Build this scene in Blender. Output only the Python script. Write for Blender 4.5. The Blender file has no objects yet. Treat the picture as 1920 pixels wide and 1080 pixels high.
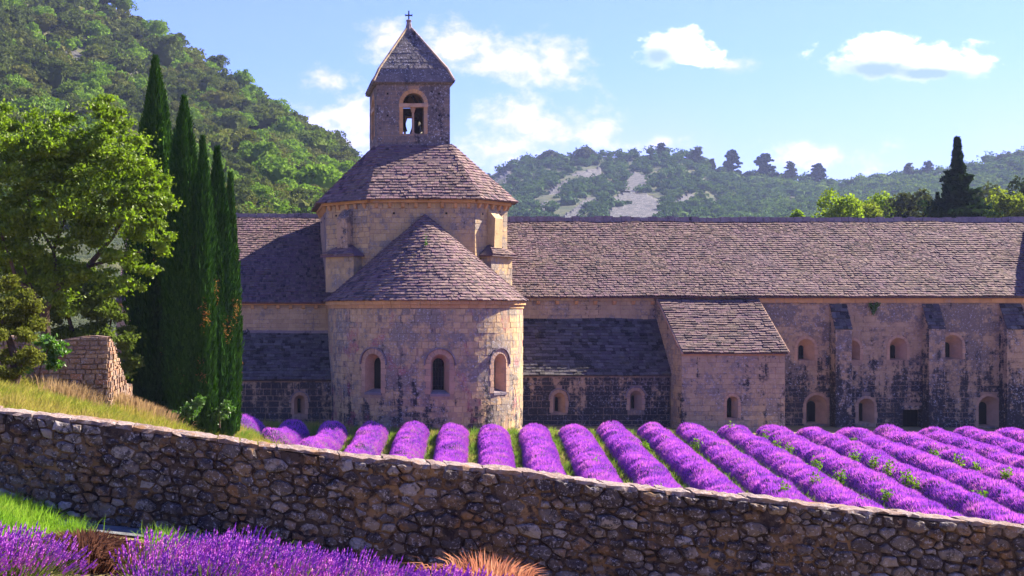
import bpy, bmesh, math, random
import numpy as np
from mathutils import Vector, Matrix

# ------------------------------------------------------------------ camera, world, sun, exposure
scene = bpy.context.scene
col = scene.collection
F = 2376.0; CX = 463.0; HY = 590.0; CZ = 6.0        # focal length and principal point in pixels of a 1920 px wide frame
cam_d = bpy.data.cameras.new("camera"); cam = bpy.data.objects.new("camera", cam_d); col.objects.link(cam)
cam.location = (0, 0, CZ); cam.rotation_euler = (math.radians(90), 0, 0)
cam_d.sensor_width = 36; cam_d.lens = F / 1920 * 36
cam_d.shift_x = (960 - CX) / 1920; cam_d.shift_y = (HY - 540) / 1920
cam_d.clip_start = .1; cam_d.clip_end = 6000
scene.camera = cam

SUN_EL = math.radians(37); SUN_AZ = math.radians(69)   # azimuth from +Y towards +X
sd = Vector((math.cos(SUN_EL) * math.sin(SUN_AZ), math.cos(SUN_EL) * math.cos(SUN_AZ), math.sin(SUN_EL)))
sun_d = bpy.data.lights.new("sun", 'SUN'); sun_d.energy = 5.0; sun_d.angle = math.radians(.5); sun_d.color = (1, .89, .71)
sun = bpy.data.objects.new("sun", sun_d); col.objects.link(sun); sun.location = (60, 40, 60)
sun.rotation_euler = (-sd).to_track_quat('-Z', 'Y').to_euler()

vs = scene.view_settings
vs.view_transform = 'Standard'; vs.look = 'None'; vs.exposure = 2.3; vs.gamma = 1; vs.use_curve_mapping = False
scene.cycles.use_denoising = True
scene.cycles.max_bounces = 6; scene.cycles.diffuse_bounces = 3; scene.cycles.volume_bounces = 0
scene.cycles.transparent_max_bounces = 4

class NT:
    """small helper to write node trees"""
    def __init__(s, tree): s.t = tree; s.n = tree.nodes; s.l = tree.links
    def node(s, typ, **kw):
        n = s.n.new(typ)
        for k, v in kw.items(): setattr(n, k, v)
        return n
    def inp(s, n, i, v):
        if v is None: return
        if hasattr(v, 'is_linked') or isinstance(v, bpy.types.NodeSocket): s.l.new(v, n.inputs[i])
        else: n.inputs[i].default_value = v
    def math(s, op, a, b=None, c=None, clamp=False):
        n = s.node('ShaderNodeMath', operation=op, use_clamp=clamp)
        s.inp(n, 0, a); s.inp(n, 1, b); s.inp(n, 2, c); return n.outputs[0]
    def mix(s, f, a, b, blend='MIX'):
        n = s.node('ShaderNodeMix', data_type='RGBA', blend_type=blend)
        s.inp(n, 0, f); s.inp(n, 6, rgba(a)); s.inp(n, 7, rgba(b)); return n.outputs[2]
    def ramp(s, v, lo, hi, a=0., b=1., smooth=True):
        n = s.node('ShaderNodeMapRange', interpolation_type='SMOOTHSTEP' if smooth else 'LINEAR')
        s.inp(n, 0, v); n.inputs[1].default_value = lo; n.inputs[2].default_value = hi
        n.inputs[3].default_value = a; n.inputs[4].default_value = b; return n.outputs[0]
    def noise(s, vec, scale, detail=4, rough=.6, dist=0.):
        n = s.node('ShaderNodeTexNoise'); s.inp(n, 'Vector', vec)
        n.inputs['Scale'].default_value = scale; n.inputs['Detail'].default_value = detail
        n.inputs['Roughness'].default_value = rough; n.inputs['Distortion'].default_value = dist
        return n.outputs[0]
    def voro(s, vec, scale, feature='F1', out=0):
        n = s.node('ShaderNodeTexVoronoi', feature=feature); s.inp(n, 'Vector', vec); n.inputs['Scale'].default_value = scale
        return n.outputs[out]
    def pos(s): return s.node('ShaderNodeNewGeometry').outputs['Position']
    def xyz(s, v):
        n = s.node('ShaderNodeSeparateXYZ'); s.inp(n, 0, v); return n.outputs
    def vec(s, x, y, z):
        n = s.node('ShaderNodeCombineXYZ'); s.inp(n, 0, x); s.inp(n, 1, y); s.inp(n, 2, z); return n.outputs[0]
    def scale(s, v, sc):
        n = s.node('ShaderNodeVectorMath', operation='MULTIPLY'); s.inp(n, 0, v); n.inputs[1].default_value = sc; return n.outputs[0]

def rgba(c):
    if isinstance(c, tuple) and len(c) == 3: return (*c, 1)
    return c

world = bpy.data.worlds.new("World"); scene.world = world; world.use_nodes = True
def build_world():
    t = NT(world.node_tree); t.n.clear()
    out = t.node('ShaderNodeOutputWorld'); bg = t.node('ShaderNodeBackground')
    sky = t.node('ShaderNodeTexSky'); sky.sky_type = 'NISHITA'; sky.sun_disc = False
    sky.sun_elevation = SUN_EL; sky.sun_rotation = SUN_AZ
    sky.air_density = 1.0; sky.dust_density = .4; sky.ozone_density = 2.0; sky.altitude = 300
    d = t.node('ShaderNodeTexCoord').outputs['Generated']
    dx, dy, dz = t.xyz(d)[:3]
    yy = t.math('MAXIMUM', dy, .05)
    u = t.math('DIVIDE', dx, yy); v = t.math('DIVIDE', dz, yy)        # direction on a plane one unit ahead
    p = t.vec(u, v, 0.)
    n1 = t.noise(t.scale(p, (9, 12, 1)), 1.8, 8, .6, .4)
    n2 = t.noise(t.scale(p, (9, 13, 1)), 9., 5, .6, .2)
    nn = t.math('ADD', t.math('MULTIPLY', t.math('SUBTRACT', n1, .5), 3.0), t.math('MULTIPLY', t.math('SUBTRACT', n2, .5), 1.3))
    def blob(px, py, rx, ry, amp=1.):
        a = t.math('DIVIDE', t.math('SUBTRACT', u, (px - CX) / F), rx / F)
        b = t.math('DIVIDE', t.math('SUBTRACT', v, (HY - py) / F), ry / F)
        r = t.math('SQRT', t.math('ADD', t.math('MULTIPLY', a, a), t.math('MULTIPLY', b, b)))
        return t.math('MULTIPLY', t.math('SUBTRACT', 1., r), amp, clamp=False), b
    def field(blobs):
        dens = None
        for bl in blobs:
            f, _ = blob(*bl)
            f = t.math('MAXIMUM', f, -.9)
            dens = f if dens is None else t.math('MAXIMUM', dens, f)
        return dens
    soft = [(720, 75, 70, 50), (850, 95, 85, 66), (940, 120, 110, 45), (1045, 110, 85, 60), (1060, 150, 60, 30, .8), (610, 155, 60, 30),
            (590, 235, 65, 55), (665, 215, 60, 50), (955, 215, 120, 60), (1035, 240, 130, 62), (950, 275, 130, 40), (1125, 240, 60, 28), (640, 275, 90, 35, .8),
            (1240, 270, 70, 26), (1530, 290, 95, 26, .85), (1625, 300, 65, 34, .8), (1380, 122, 48, 18, .8), (520, 215, 60, 30, .8)]
    crisp = [(1236, 104, 50, 32), (1640, 126, 95, 24), (1730, 132, 120, 20), (1260, 92, 85, 40), (1305, 108, 60, 26), (1700, 108, 165, 44), (1660, 92, 110, 36), (1790, 120, 95, 28)]
    ds = t.math('ADD', field(soft), nn); dc = t.math('ADD', field(crisp), t.math('MULTIPLY', nn, .8))
    cs = t.ramp(ds, -.05, 1.3, 0., .82); cc = t.ramp(dc, .0, .55)
    # the same kind of small fair-weather clouds in every other direction
    g = t.noise(t.scale(d, (3, 3, 8)), 2., 8, .58, .3)
    ahead = t.ramp(dy, .3, .6); gen = t.math('MULTIPLY', t.ramp(g, .64, .76, 0., .6), t.math('SUBTRACT', 1., ahead))
    gen = t.math('MULTIPLY', gen, t.ramp(dz, -.02, .1))
    above = t.ramp(v, .27, .34); gen2 = t.math('MULTIPLY', t.ramp(g, .64, .76, 0., .6), above)
    cs = t.math('MAXIMUM', cs, t.math('MAXIMUM', gen, gen2))
    skyc = t.mix(1., sky.outputs[0], SKY_TINT, 'MULTIPLY')
    veil = t.ramp(t.noise(t.scale(p, (2.2, 3.5, 1)), 1.6, 4, .55), .3, .7, .5, .95)
    low = t.ramp(dz, .0, .2, 1., .0)
    veil = t.math('MULTIPLY', veil, low)
    skyc = t.mix(veil, skyc, VEIL)
    # undersides of the two denser clouds are grey blue
    shade_n = t.math('MULTIPLY', nn, .35)
    und = None
    for bl in [(1232, 106, 60, 34), (1640, 130, 120, 30), (1745, 138, 130, 20)]:
        f, _ = blob(*bl)
        und = f if und is None else t.math('MAXIMUM', und, f)
    und = t.ramp(t.math('ADD', und, shade_n), -.15, .8)
    ccol = t.mix(und, CLOUD, CLOUD_SH)
    unds = t.ramp(t.math('ADD', t.math('MULTIPLY', n1, .4), t.math('MULTIPLY', n2, .6)), .4, .6, .8, 0.)
    scol = t.mix(unds, CLOUD_P, SOFT_SH)
    c = t.mix(cs, skyc, scol); c = t.mix(cc, c, ccol)
    t.l.new(c, bg.inputs[0]); bg.inputs[1].default_value = SKY_STR
    t.l.new(bg.outputs[0], out.inputs[0])
SKY_STR = .047
SKY_TINT = (.54, .64, 1.5)
VEIL = (4.2, 3.6, 7.2)
CLOUD = (10.5, 9.8, 11.); CLOUD_SH = (2.0, 3.0, 8.2); CLOUD_P = (7.4, 6.3, 8.6); SOFT_SH = (5.2, 4.7, 8.8)
build_world()

random.seed(7); rng = np.random.default_rng(7)

# ------------------------------------------------------------------ helpers
def X(px, Y): return (px - CX) * Y / F
def Z(py, Y): return CZ - (py - HY) * Y / F
def P(px, py, Y): return (X(px, Y), Y, Z(py, Y))

class Acc:
    def __init__(s): s.V = []; s.L = []; s.S = []; s.n = 0; s.A = []
    def add(s, V, *Fs, tint=None):
        V = np.asarray(V, float).reshape(-1, 3)
        for f in Fs:
            f = np.asarray(f, int)
            if f.size == 0: continue
            s.L.append((f + s.n).ravel()); s.S.append(np.full(len(f), f.shape[1]))
        s.V.append(V); s.n += len(V)
        s.A.append(np.broadcast_to(np.asarray(0. if tint is None else tint, float), (len(V),)))
    def arrays(s): return np.concatenate(s.V), np.concatenate(s.L), np.concatenate(s.S), np.concatenate(s.A)

WO = {}
def link(o, parent, origin):
    col.objects.link(o); WO[o.name] = Vector(origin)
    if parent is not None:
        o.parent = parent; o.location = Vector(origin) - WO[parent.name]
    else: o.location = origin
    return o
def mk(name, acc, mat, parent=None, origin=(0, 0, 0), smooth=False, tint=False):
    V, L, S, A = acc.arrays()
    me = bpy.data.meshes.new(name)
    me.vertices.add(len(V)); me.vertices.foreach_set('co', (V - np.array(origin)).astype(np.float32).ravel())
    me.loops.add(len(L)); me.loops.foreach_set('vertex_index', L.astype(np.int32))
    me.polygons.add(len(S)); me.polygons.foreach_set('loop_start', np.concatenate([[0], np.cumsum(S)[:-1]]).astype(np.int32))
    if smooth: me.polygons.foreach_set('use_smooth', np.ones(len(S), bool))
    else: me.polygons.foreach_set('use_smooth', np.zeros(len(S), bool))
    if tint:
        a = me.attributes.new('tint', 'FLOAT', 'POINT'); a.data.foreach_set('value', A.astype(np.float32))
    me.update(calc_edges=True)
    me.materials.append(mat)
    return link(bpy.data.objects.new(name, me), parent, origin)
def empty(name, loc):
    o = bpy.data.objects.new(name, None); o.empty_display_size = .3
    return link(o, None, loc)
def tag(o, label=None, cat=None, group=None, kind=None):
    if label: o['label'] = label
    if cat: o['category'] = cat
    if group: o['group'] = group
    if kind: o['kind'] = kind
    return o
def copy_tree(o, loc, rz=0., sc=1.):
    c = o.copy(); col.objects.link(c); c.parent = None; c.location = loc
    c.rotation_euler = (0, 0, rz); c.scale = (sc, sc, sc) if not isinstance(sc, tuple) else sc
    for ch in o.children:
        d = ch.copy(); col.objects.link(d); d.parent = c
    return c

BOXF = np.array([[0, 1, 2, 3], [7, 6, 5, 4], [0, 4, 5, 1], [1, 5, 6, 2], [2, 6, 7, 3], [3, 7, 4, 0]])
def box_v(x0, x1, y0, y1, z0, z1):
    return np.array([[x0, y0, z0], [x1, y0, z0], [x1, y1, z0], [x0, y1, z0], [x0, y0, z1], [x1, y0, z1], [x1, y1, z1], [x0, y1, z1]], float)
BF = np.array([[3, 2, 1, 0], [4, 5, 6, 7], [0, 1, 5, 4], [1, 2, 6, 5], [2, 3, 7, 6], [3, 0, 4, 7]])
def add_box(a, *args): a.add(box_v(*args), BF)

def flat_map(o, ang=0.):
    """wall plane: u to the right, v up, w outward. ang 0 faces the camera (-Y); +90 faces +X"""
    c, s = math.cos(ang), math.sin(ang)
    U = np.array([c, s, 0]); N = np.array([s, -c, 0]); O = np.array([o[0], o[1], 0.])
    return lambda u, v, w=0.: O + np.multiply.outer(np.asarray(u, float), U) + np.multiply.outer(np.asarray(v, float), [0, 0, 1.]) + np.multiply.outer(np.asarray(w, float) * np.ones_like(np.asarray(u, float)), N)
def cyl_map(cx, cy, r):
    def f(u, v, w=0.):
        u = np.asarray(u, float); a = u / r; R = r + np.asarray(w, float) * np.ones_like(u)
        # straight bays beyond +-90 degrees
        lim = math.pi / 2; ac = np.clip(a, -lim, lim); ex = (np.abs(a) - lim).clip(0) * r
        return np.stack([cx + R * np.sin(ac), cy - R * np.cos(ac) + ex, np.asarray(v, float) * np.ones_like(u)], -1)
    return f

class Op:
    """opening: centre u, half width, sill v, spring v (arched) or top v (flat)"""
    def __init__(s, u, w, v0, v1, arch=True): s.u, s.w, s.v0, s.v1, s.arch = u, w, v0, v1, arch
    def top(s, u):
        d = abs(u - s.u)
        return s.v1 + (math.sqrt(max(0, s.w ** 2 - d ** 2)) if s.arch else 0)
    def loop(s, n=10, grow=0.):
        w = s.w + grow; L = [(s.u - w, s.v0 - grow), (s.u + w, s.v0 - grow)]
        if s.arch:
            for k in range(n + 1):
                a = math.pi * k / n; L.append((s.u + w * math.cos(a), s.v1 + w * math.sin(a)))
        else: L += [(s.u + w, s.v1 + grow), (s.u - w, s.v1 + grow)]
        return np.array(L)

def wall_surface(a, mp, u0, u1, v0, vt, ops=(), du=1.0, w=0.):
    """strips between grid lines, holes left for the openings; vt may be a function of u"""
    top = vt if callable(vt) else (lambda u: vt)
    g = set(np.linspace(u0, u1, max(2, int((u1 - u0) / du) + 1)).tolist())
    for o in ops:
        n = 10 if o.arch else 1
        for k in range(n + 1): g.add(o.u + o.w * (math.cos(math.pi * k / n) if o.arch else 1 - 2 * k / n))
    g = sorted(x for x in g if u0 - 1e-6 <= x <= u1 + 1e-6)
    for ua, ub in zip(g[:-1], g[1:]):
        if ub - ua < 1e-5: continue
        m = (ua + ub) / 2
        segs = [(v0, v0)]; o_in = sorted([o for o in ops if abs(m - o.u) < o.w], key=lambda o: o.v0)
        cur = (v0, v0)
        for o in o_in:
            quad(a, mp, ua, ub, cur, (o.v0, o.v0), w); cur = (o.top(ua), o.top(ub))
        quad(a, mp, ua, ub, cur, (top(ua), top(ub)), w)
def quad(a, mp, ua, ub, lo, hi, w):
    if hi[0] <= lo[0] + 1e-6 and hi[1] <= lo[1] + 1e-6: return
    a.add(mp([ua, ub, ub, ua], [lo[0], lo[1], hi[1], hi[0]], w), [[0, 1, 2, 3]])

def reveal(a, mp, o, i, depth):
    """splayed tunnel from opening o at the face to opening i at depth"""
    A = o.loop(); B = i.loop(); n = len(A)
    V = np.concatenate([mp(A[:, 0], A[:, 1], 0.), mp(B[:, 0], B[:, 1], -depth)])
    a.add(V, [[k, (k + 1) % n, n + (k + 1) % n, n + k] for k in range(n)])
def pane(a, mp, i, depth):
    B = i.loop(); c = B.mean(0); n = len(B)
    V = np.concatenate([mp(B[:, 0], B[:, 1], -depth), mp([c[0]], [c[1]], -depth)])
    a.add(V, [[k, (k + 1) % n, n] for k in range(n)])
def arc_blocks(a, mp, o, r0, r1, w0, w1, n, gap=.012, a0=0., a1=math.pi):
    """voussoirs round the arch of o between radii"""
    sub = 2
    for k in range(n):
        s = a0 + (a1 - a0) * k / n + gap / r1; e = a0 + (a1 - a0) * (k + 1) / n - gap / r1
        for q in range(sub):
            t0 = s + (e - s) * q / sub; t1 = s + (e - s) * (q + 1) / sub
            pts = [(r0, t0), (r1, t0), (r1, t1), (r0, t1)]
            u = [o.u + r * math.cos(t) for r, t in pts]; v = [o.v1 + r * math.sin(t) for r, t in pts]
            a.add(np.concatenate([mp(u, v, w0), mp(u, v, w1)]), [[4, 5, 6, 7], [0, 1, 5, 4], [1, 2, 6, 5], [2, 3, 7, 6], [3, 0, 4, 7]])
def prism(a, mp, u0, u1, v0, v1, w0, w1):
    u = [u0, u1, u1, u0]; v = [v0, v0, v1, v1]
    a.add(np.concatenate([mp(u, v, w0), mp(u, v, w1)]), [[4, 5, 6, 7], [1, 0, 4, 5], [2, 1, 5, 6], [3, 2, 6, 7], [0, 3, 7, 4]])

PF = np.array([[4, 5, 6, 7], [1, 0, 4, 5], [2, 1, 5, 6], [3, 2, 6, 7], [0, 3, 7, 4]])
def ashlar(mp, u0, u1, v0, vt, ops=(), h=.29, wm=.55, gap=.014, proud=(.004, .022), margin=.14, jit=0., seed=1):
    """list of 8x3 vertex arrays, one per block laid in courses"""
    r = random.Random(seed); top = vt if callable(vt) else (lambda u: vt)
    vmax = max(top(u0), top(u1), top((u0 + u1) / 2)); out = []; v = v0
    while v < vmax - .04:
        hh = h * r.uniform(.7, 1.3); vb = min(v + hh, vmax)
        u = u0 - r.uniform(0, wm * .6)
        while u < u1:
            ww = wm * r.uniform(.55, 1.5); a, b = max(u, u0), min(u + ww, u1); u += ww
            segs = [(a, b)]
            for o in ops:
                if vb < o.v0 - .02 or v > o.v1 + (o.w + margin if o.arch else margin): continue
                if o.arch:
                    dv = max(0, v - o.v1); w = math.sqrt(max(0, (o.w + margin) ** 2 - dv * dv))
                else: w = o.w + margin
                ns = []
                for s, e in segs:
                    if e <= o.u - w or s >= o.u + w: ns.append((s, e)); continue
                    if s < o.u - w: ns.append((s, o.u - w))
                    if e > o.u + w: ns.append((o.u + w, e))
                segs = ns
            for s, e in segs:
                if e - s < .07: continue
                gp = gap * r.uniform(.25, 1.15); s += gp; e -= gp; vl, vh = v + gp, vb - gp
                tl, tr = min(vh, top(s) - gap), min(vh, top(e) - gap)
                if tl < vl + .03 and tr < vl + .03: continue
                tl, tr = max(tl, vl), max(tr, vl)
                j = lambda: r.uniform(-jit, jit)
                U = np.array([s + j(), e + j(), e + j(), s + j()]); Vv = np.array([vl + j(), vl + j(), tr + j(), tl + j()])
                w1 = r.uniform(*proud)
                out.append(np.concatenate([mp(U, Vv, -.02), mp(U + np.array([1, -1, -1, 1]) * .004, Vv + np.array([1, 1, -1, -1]) * .004, w1)]))
        v = vb
    return out
def put_blocks(blocks, mat, parent, single=0, name='stone_block', key=None, rest='stonework'):
    """the first `single` blocks (by key) as objects of their own, the others joined"""
    if key: blocks = sorted(blocks, key=lambda b: key(b.mean(0)))
    for b in blocks[:single]:
        a = Acc(); a.add(b, PF); mk(name, a, mat, parent, origin=tuple(b.mean(0)))
    if len(blocks) > single:
        a = Acc(); B = np.array(blocks[single:]); n = len(B)
        a.add(B.reshape(-1, 3), (PF[None] + 8 * np.arange(n)[:, None, None]).reshape(-1, 4))
        tag(mk(rest, a, mat, parent), kind='stuff')

TF = [[2, 3, 5, 4], [0, 1, 3, 2]]; TT = [[0, 2, 4], [1, 5, 3]]
def tiles(mp, nb, e, left, right, wm=.24, th=.052, seed=1, tv=.45, sag=0.):
    """wedge shaped stone slates in courses; mp(a, b, h) maps run, slope distance and height; left/right give run limits at b"""
    r = np.random.default_rng(seed); out = []
    for k in range(nb):
        b0 = k * e; b1 = b0 + e * 1.25
        l0, r0 = left(b0), right(b0); l1, r1 = left(min(b1, nb * e)), right(min(b1, nb * e))
        if r0 - l0 < .03: continue
        n = max(1, int((r0 - l0) / wm)); ws = r.uniform(.4, 1.8, n); c = np.concatenate([[0], np.cumsum(ws)]); c = c / c[-1]
        s = l0 + (r0 - l0) * c[:-1]; t = l0 + (r0 - l0) * c[1:]
        g = min(.008, .1 * wm); s = s + g; t = t - g
        s1 = np.clip(s, l1, r1); t1 = np.clip(t, l1, r1)
        dj = r.uniform(-.016, .012, n); h = th * r.uniform(1 - tv, 1 + tv, n); h2 = h + r.uniform(-.012, .012, n)
        bb0 = b0 + dj + .09 * fbm((s + t) * .25 + seed, b0 * .35, 0, 3); wv = .16 * fbm((s + t) * .16, b0 * .3, seed, 3); z = np.zeros(n) - .02 + wv; h = h + wv; h2 = h2 + wv
        V = np.stack([mp(s, bb0, z), mp(t, bb0, z), mp(s, bb0, h), mp(t, bb0, h2), mp(s1, np.full(n, b1), z + .025), mp(t1, np.full(n, b1), z + .025)], 1)
        out.append(V)
    return np.concatenate(out)
def put_tiles(V, mat, parent, name='slates', single=0, key=None):
    if single:
        order = np.argsort([key(v.mean(0)) for v in V]); V = V[order]
        for v in V[:single]:
            a = Acc(); a.add(v, TF, TT); mk('roof_slate', a, mat, parent, origin=tuple(v.mean(0)))
        V = V[single:]
    n = len(V); a = Acc()
    a.add(V.reshape(-1, 3), (np.array(TF)[None] + 6 * np.arange(n)[:, None, None]).reshape(-1, 4), (np.array(TT)[None] + 6 * np.arange(n)[:, None, None]).reshape(-1, 3))
    return tag(mk(name, a, mat, parent), kind='stuff')
def plane_map(O, U, S):
    O, U, S = map(np.array, (O, U, S)); O = O.astype(float); U = U / np.linalg.norm(U); S = S / np.linalg.norm(S); N = np.cross(U, S)
    if N[2] < 0: N = -N
    return lambda a, b, h: O + np.multiply.outer(np.asarray(a, float), U) + np.multiply.outer(np.asarray(b, float), S) + np.multiply.outer(np.asarray(h, float), N)

def tube(a, pts, rad, n=7):
    pts = [Vector(p) for p in pts]; rings = []; V = []
    up = Vector((0, 0, 1))
    for i, p in enumerate(pts):
        d = (pts[min(i + 1, len(pts) - 1)] - pts[max(i - 1, 0)]).normalized()
        x = d.cross(Vector((.3, 1, .1))).normalized(); y = d.cross(x)
        for k in range(n):
            t = 2 * math.pi * k / n; V.append(p + (x * math.cos(t) + y * math.sin(t)) * rad[i])
    Fc = [[i * n + k, i * n + (k + 1) % n, (i + 1) * n + (k + 1) % n, (i + 1) * n + k] for i in range(len(pts) - 1) for k in range(n)]
    a.add([tuple(v) for v in V], Fc)
    m = len(pts) - 1
    a.add([tuple(V[k]) for k in range(n)] + [tuple(pts[0])], [[(k + 1) % n, k, n] for k in range(n)])
    a.add([tuple(V[m * n + k]) for k in range(n)] + [tuple(pts[m])], [[k, (k + 1) % n, n] for k in range(n)])
def lathe(a, c, prof, n=14):
    V = []
    for r, z in prof:
        for k in range(n):
            t = 2 * math.pi * k / n; V.append((c[0] + r * math.cos(t), c[1] + r * math.sin(t), c[2] + z))
    a.add(V, [[i * n + k, i * n + (k + 1) % n, (i + 1) * n + (k + 1) % n, (i + 1) * n + k] for i in range(len(prof) - 1) for k in range(n)])

# value noise for terrain and forms
_perm = np.random.default_rng(3).random((64, 64, 64))
def vnoise(x, y, z=0.):
    x, y, z = np.broadcast_arrays(np.asarray(x, float), np.asarray(y, float), np.asarray(z, float))
    xi, yi, zi = np.floor(x).astype(int), np.floor(y).astype(int), np.floor(z).astype(int)
    fx, fy, fz = x - xi, y - yi, z - zi
    fx, fy, fz = [f * f * (3 - 2 * f) for f in (fx, fy, fz)]
    def g(i, j, k): return _perm[(xi + i) % 64, (yi + j) % 64, (zi + k) % 64]
    l = lambda a, b, t: a + (b - a) * t
    return l(l(l(g(0, 0, 0), g(1, 0, 0), fx), l(g(0, 1, 0), g(1, 1, 0), fx), fy), l(l(g(0, 0, 1), g(1, 0, 1), fx), l(g(0, 1, 1), g(1, 1, 1), fx), fy), fz)
def fbm(x, y, z=0., o=4):
    s = 0; a = .5
    for k in range(o): s = s + a * (vnoise(np.asarray(x) * 2 ** k + 7 * k, np.asarray(y) * 2 ** k, np.asarray(z) * 2 ** k) - .5); a *= .5
    return s

# ------------------------------------------------------------------ materials
def new_mat(name):
    m = bpy.data.materials.new(name); m.use_nodes = True; t = NT(m.node_tree); t.n.clear()
    t.out = t.node('ShaderNodeOutputMaterial'); return m, t
def principled(t, color, rough=.9, bump=None, bd=.02, bs=1., metal=0., spec=.2):
    b = t.node('ShaderNodeBsdfPrincipled'); t.inp(b, 'Base Color', rgba(color)); t.inp(b, 'Roughness', rough); b.inputs['Metallic'].default_value = metal
    b.inputs['Specular IOR Level'].default_value = spec
    if bump is not None:
        n = t.node('ShaderNodeBump'); n.inputs['Distance'].default_value = bd; n.inputs['Strength'].default_value = bs
        t.inp(n, 'Height', bump); t.l.new(n.outputs[0], b.inputs['Normal'])
    t.l.new(b.outputs[0], t.out.inputs[0]); return b
def rnd(t):
    """random value of this piece, whether it is an object or an island of a joined mesh"""
    g = t.node('ShaderNodeNewGeometry').outputs['Random Per Island']; o = t.node('ShaderNodeObjectInfo').outputs['Random']
    return t.math('FRACT', t.math('ADD', g, o))
def colramp(t, v, stops, interp='LINEAR'):
    n = t.node('ShaderNodeValToRGB'); cr = n.color_ramp; cr.interpolation = interp
    while len(cr.elements) < len(stops): cr.elements.new(.5)
    for e, (p, c) in zip(cr.elements, stops): e.position = p; e.color = (*c, 1)
    t.inp(n, 0, v); return n.outputs[0]

def stone_mat(name, clean=(.42, .30, .2), grey=(.2, .16, .17), black=(.018, .017, .024), stain=.5, speck=.5, low=0., greyness=.45, red=0.):
    """weathered limestone: warm clean stone, grey patches, black lichen that gathers where rain runs, pale lichen specks"""
    m, t = new_mat(name); p = t.pos(); px, py, pz = t.xyz(p)[:3]
    r = rnd(t)
    n1 = t.noise(p, .45, 6, .62); n2 = t.noise(p, 2.2, 6, .65); n3 = t.noise(p, 14., 4, .6)
    streak = t.noise(t.scale(p, (1.6, 1.6, .22)), 1.3, 5, .6)
    base = t.mix(t.ramp(n2, .35, .7), clean, tuple(c * .72 for c in clean))
    base = t.mix(t.math('MULTIPLY', r, .6), base, (clean[0] * .62, clean[1] * .58, clean[2] * .66))
    nb_ = t.noise(p, 5.5, 5, .7)
    g = t.math('ADD', t.math('ADD', t.math('MULTIPLY', n1, .5), t.math('MULTIPLY', n2, .3)), t.math('ADD', t.math('MULTIPLY', nb_, .2), t.math('MULTIPLY', t.math('SUBTRACT', r, .5), .05)))
    base = t.mix(t.ramp(g, .6 - .22 * greyness, .68 - .22 * greyness, 0., .9), base, grey)
    s = t.math('ADD', t.math('ADD', t.math('MULTIPLY', streak, .5), t.math('MULTIPLY', n2, .25)), t.math('ADD', t.math('MULTIPLY', nb_, .25), t.math('MULTIPLY', t.math('SUBTRACT', r, .5), .04)))
    if low: s = t.math('ADD', s, t.ramp(pz, 0., 5.5, low, -low * .6, smooth=False))
    s = t.math('ADD', s, t.math('MULTIPLY', t.math('SUBTRACT', n3, .5), .12))
    base = t.mix(t.ramp(s, .67 - .24 * stain, .75 - .24 * stain, 0., .95), base, black)
    if red:
        rm = t.math('MULTIPLY', t.ramp(t.noise(p, .8, 3, .5), .57, .68), t.ramp(n3, .35, .6, 0., red))
        base = t.mix(rm, base, (.33, .07, .1))
    sp = t.ramp(t.voro(p, 4.5), .05, .22, 1., 0.); sp2 = t.ramp(t.noise(p, 9., 5, .8), .55, .63)
    sp = t.math('MULTIPLY', t.math('MAXIMUM', sp, sp2), t.ramp(n1, .35, .6, .25, 1.))
    base = t.mix(t.math('MULTIPLY', sp, speck), base, (.4, .38, .42))
    principled(t, base, .92, t.math('ADD', n3, t.math('MULTIPLY', n2, 1.)), .03, .7)
    return m
def slate_mat(name, a=(.085, .054, .052), b=(.16, .106, .088), c=(.024, .015, .021), moss=.3, purple=.2):
    m, t = new_mat(name); p = t.pos(); r = rnd(t)
    base = colramp(t, r, [(0, c), (.25, a), (.5, tuple(x * .75 for x in b)), (.75, (a[0] * 1.15, a[1] * .95, a[2] * 1.25)), (1, b)])
    n1 = t.noise(p, .5, 5, .6); n2 = t.noise(p, 5., 4, .65); n3 = t.noise(p, 22., 3, .6)
    base = t.mix(t.ramp(n1, .4, .65, 0., purple), base, (.115, .058, .115))
    base = t.mix(t.math('MULTIPLY', t.ramp(n2, .55, .72), .6), base, c)
    base = t.mix(t.math('MULTIPLY', t.ramp(n3, .58, .7), .45), base, (.36, .29, .27))
    mo = t.math('MULTIPLY', t.ramp(t.noise(p, 1.4, 4, .7), .58, .72), moss)
    base = t.mix(mo, base, (.16, .13, .04))
    principled(t, base, .9, t.math('ADD', n2, n3), .02, .6)
    return m
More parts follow.
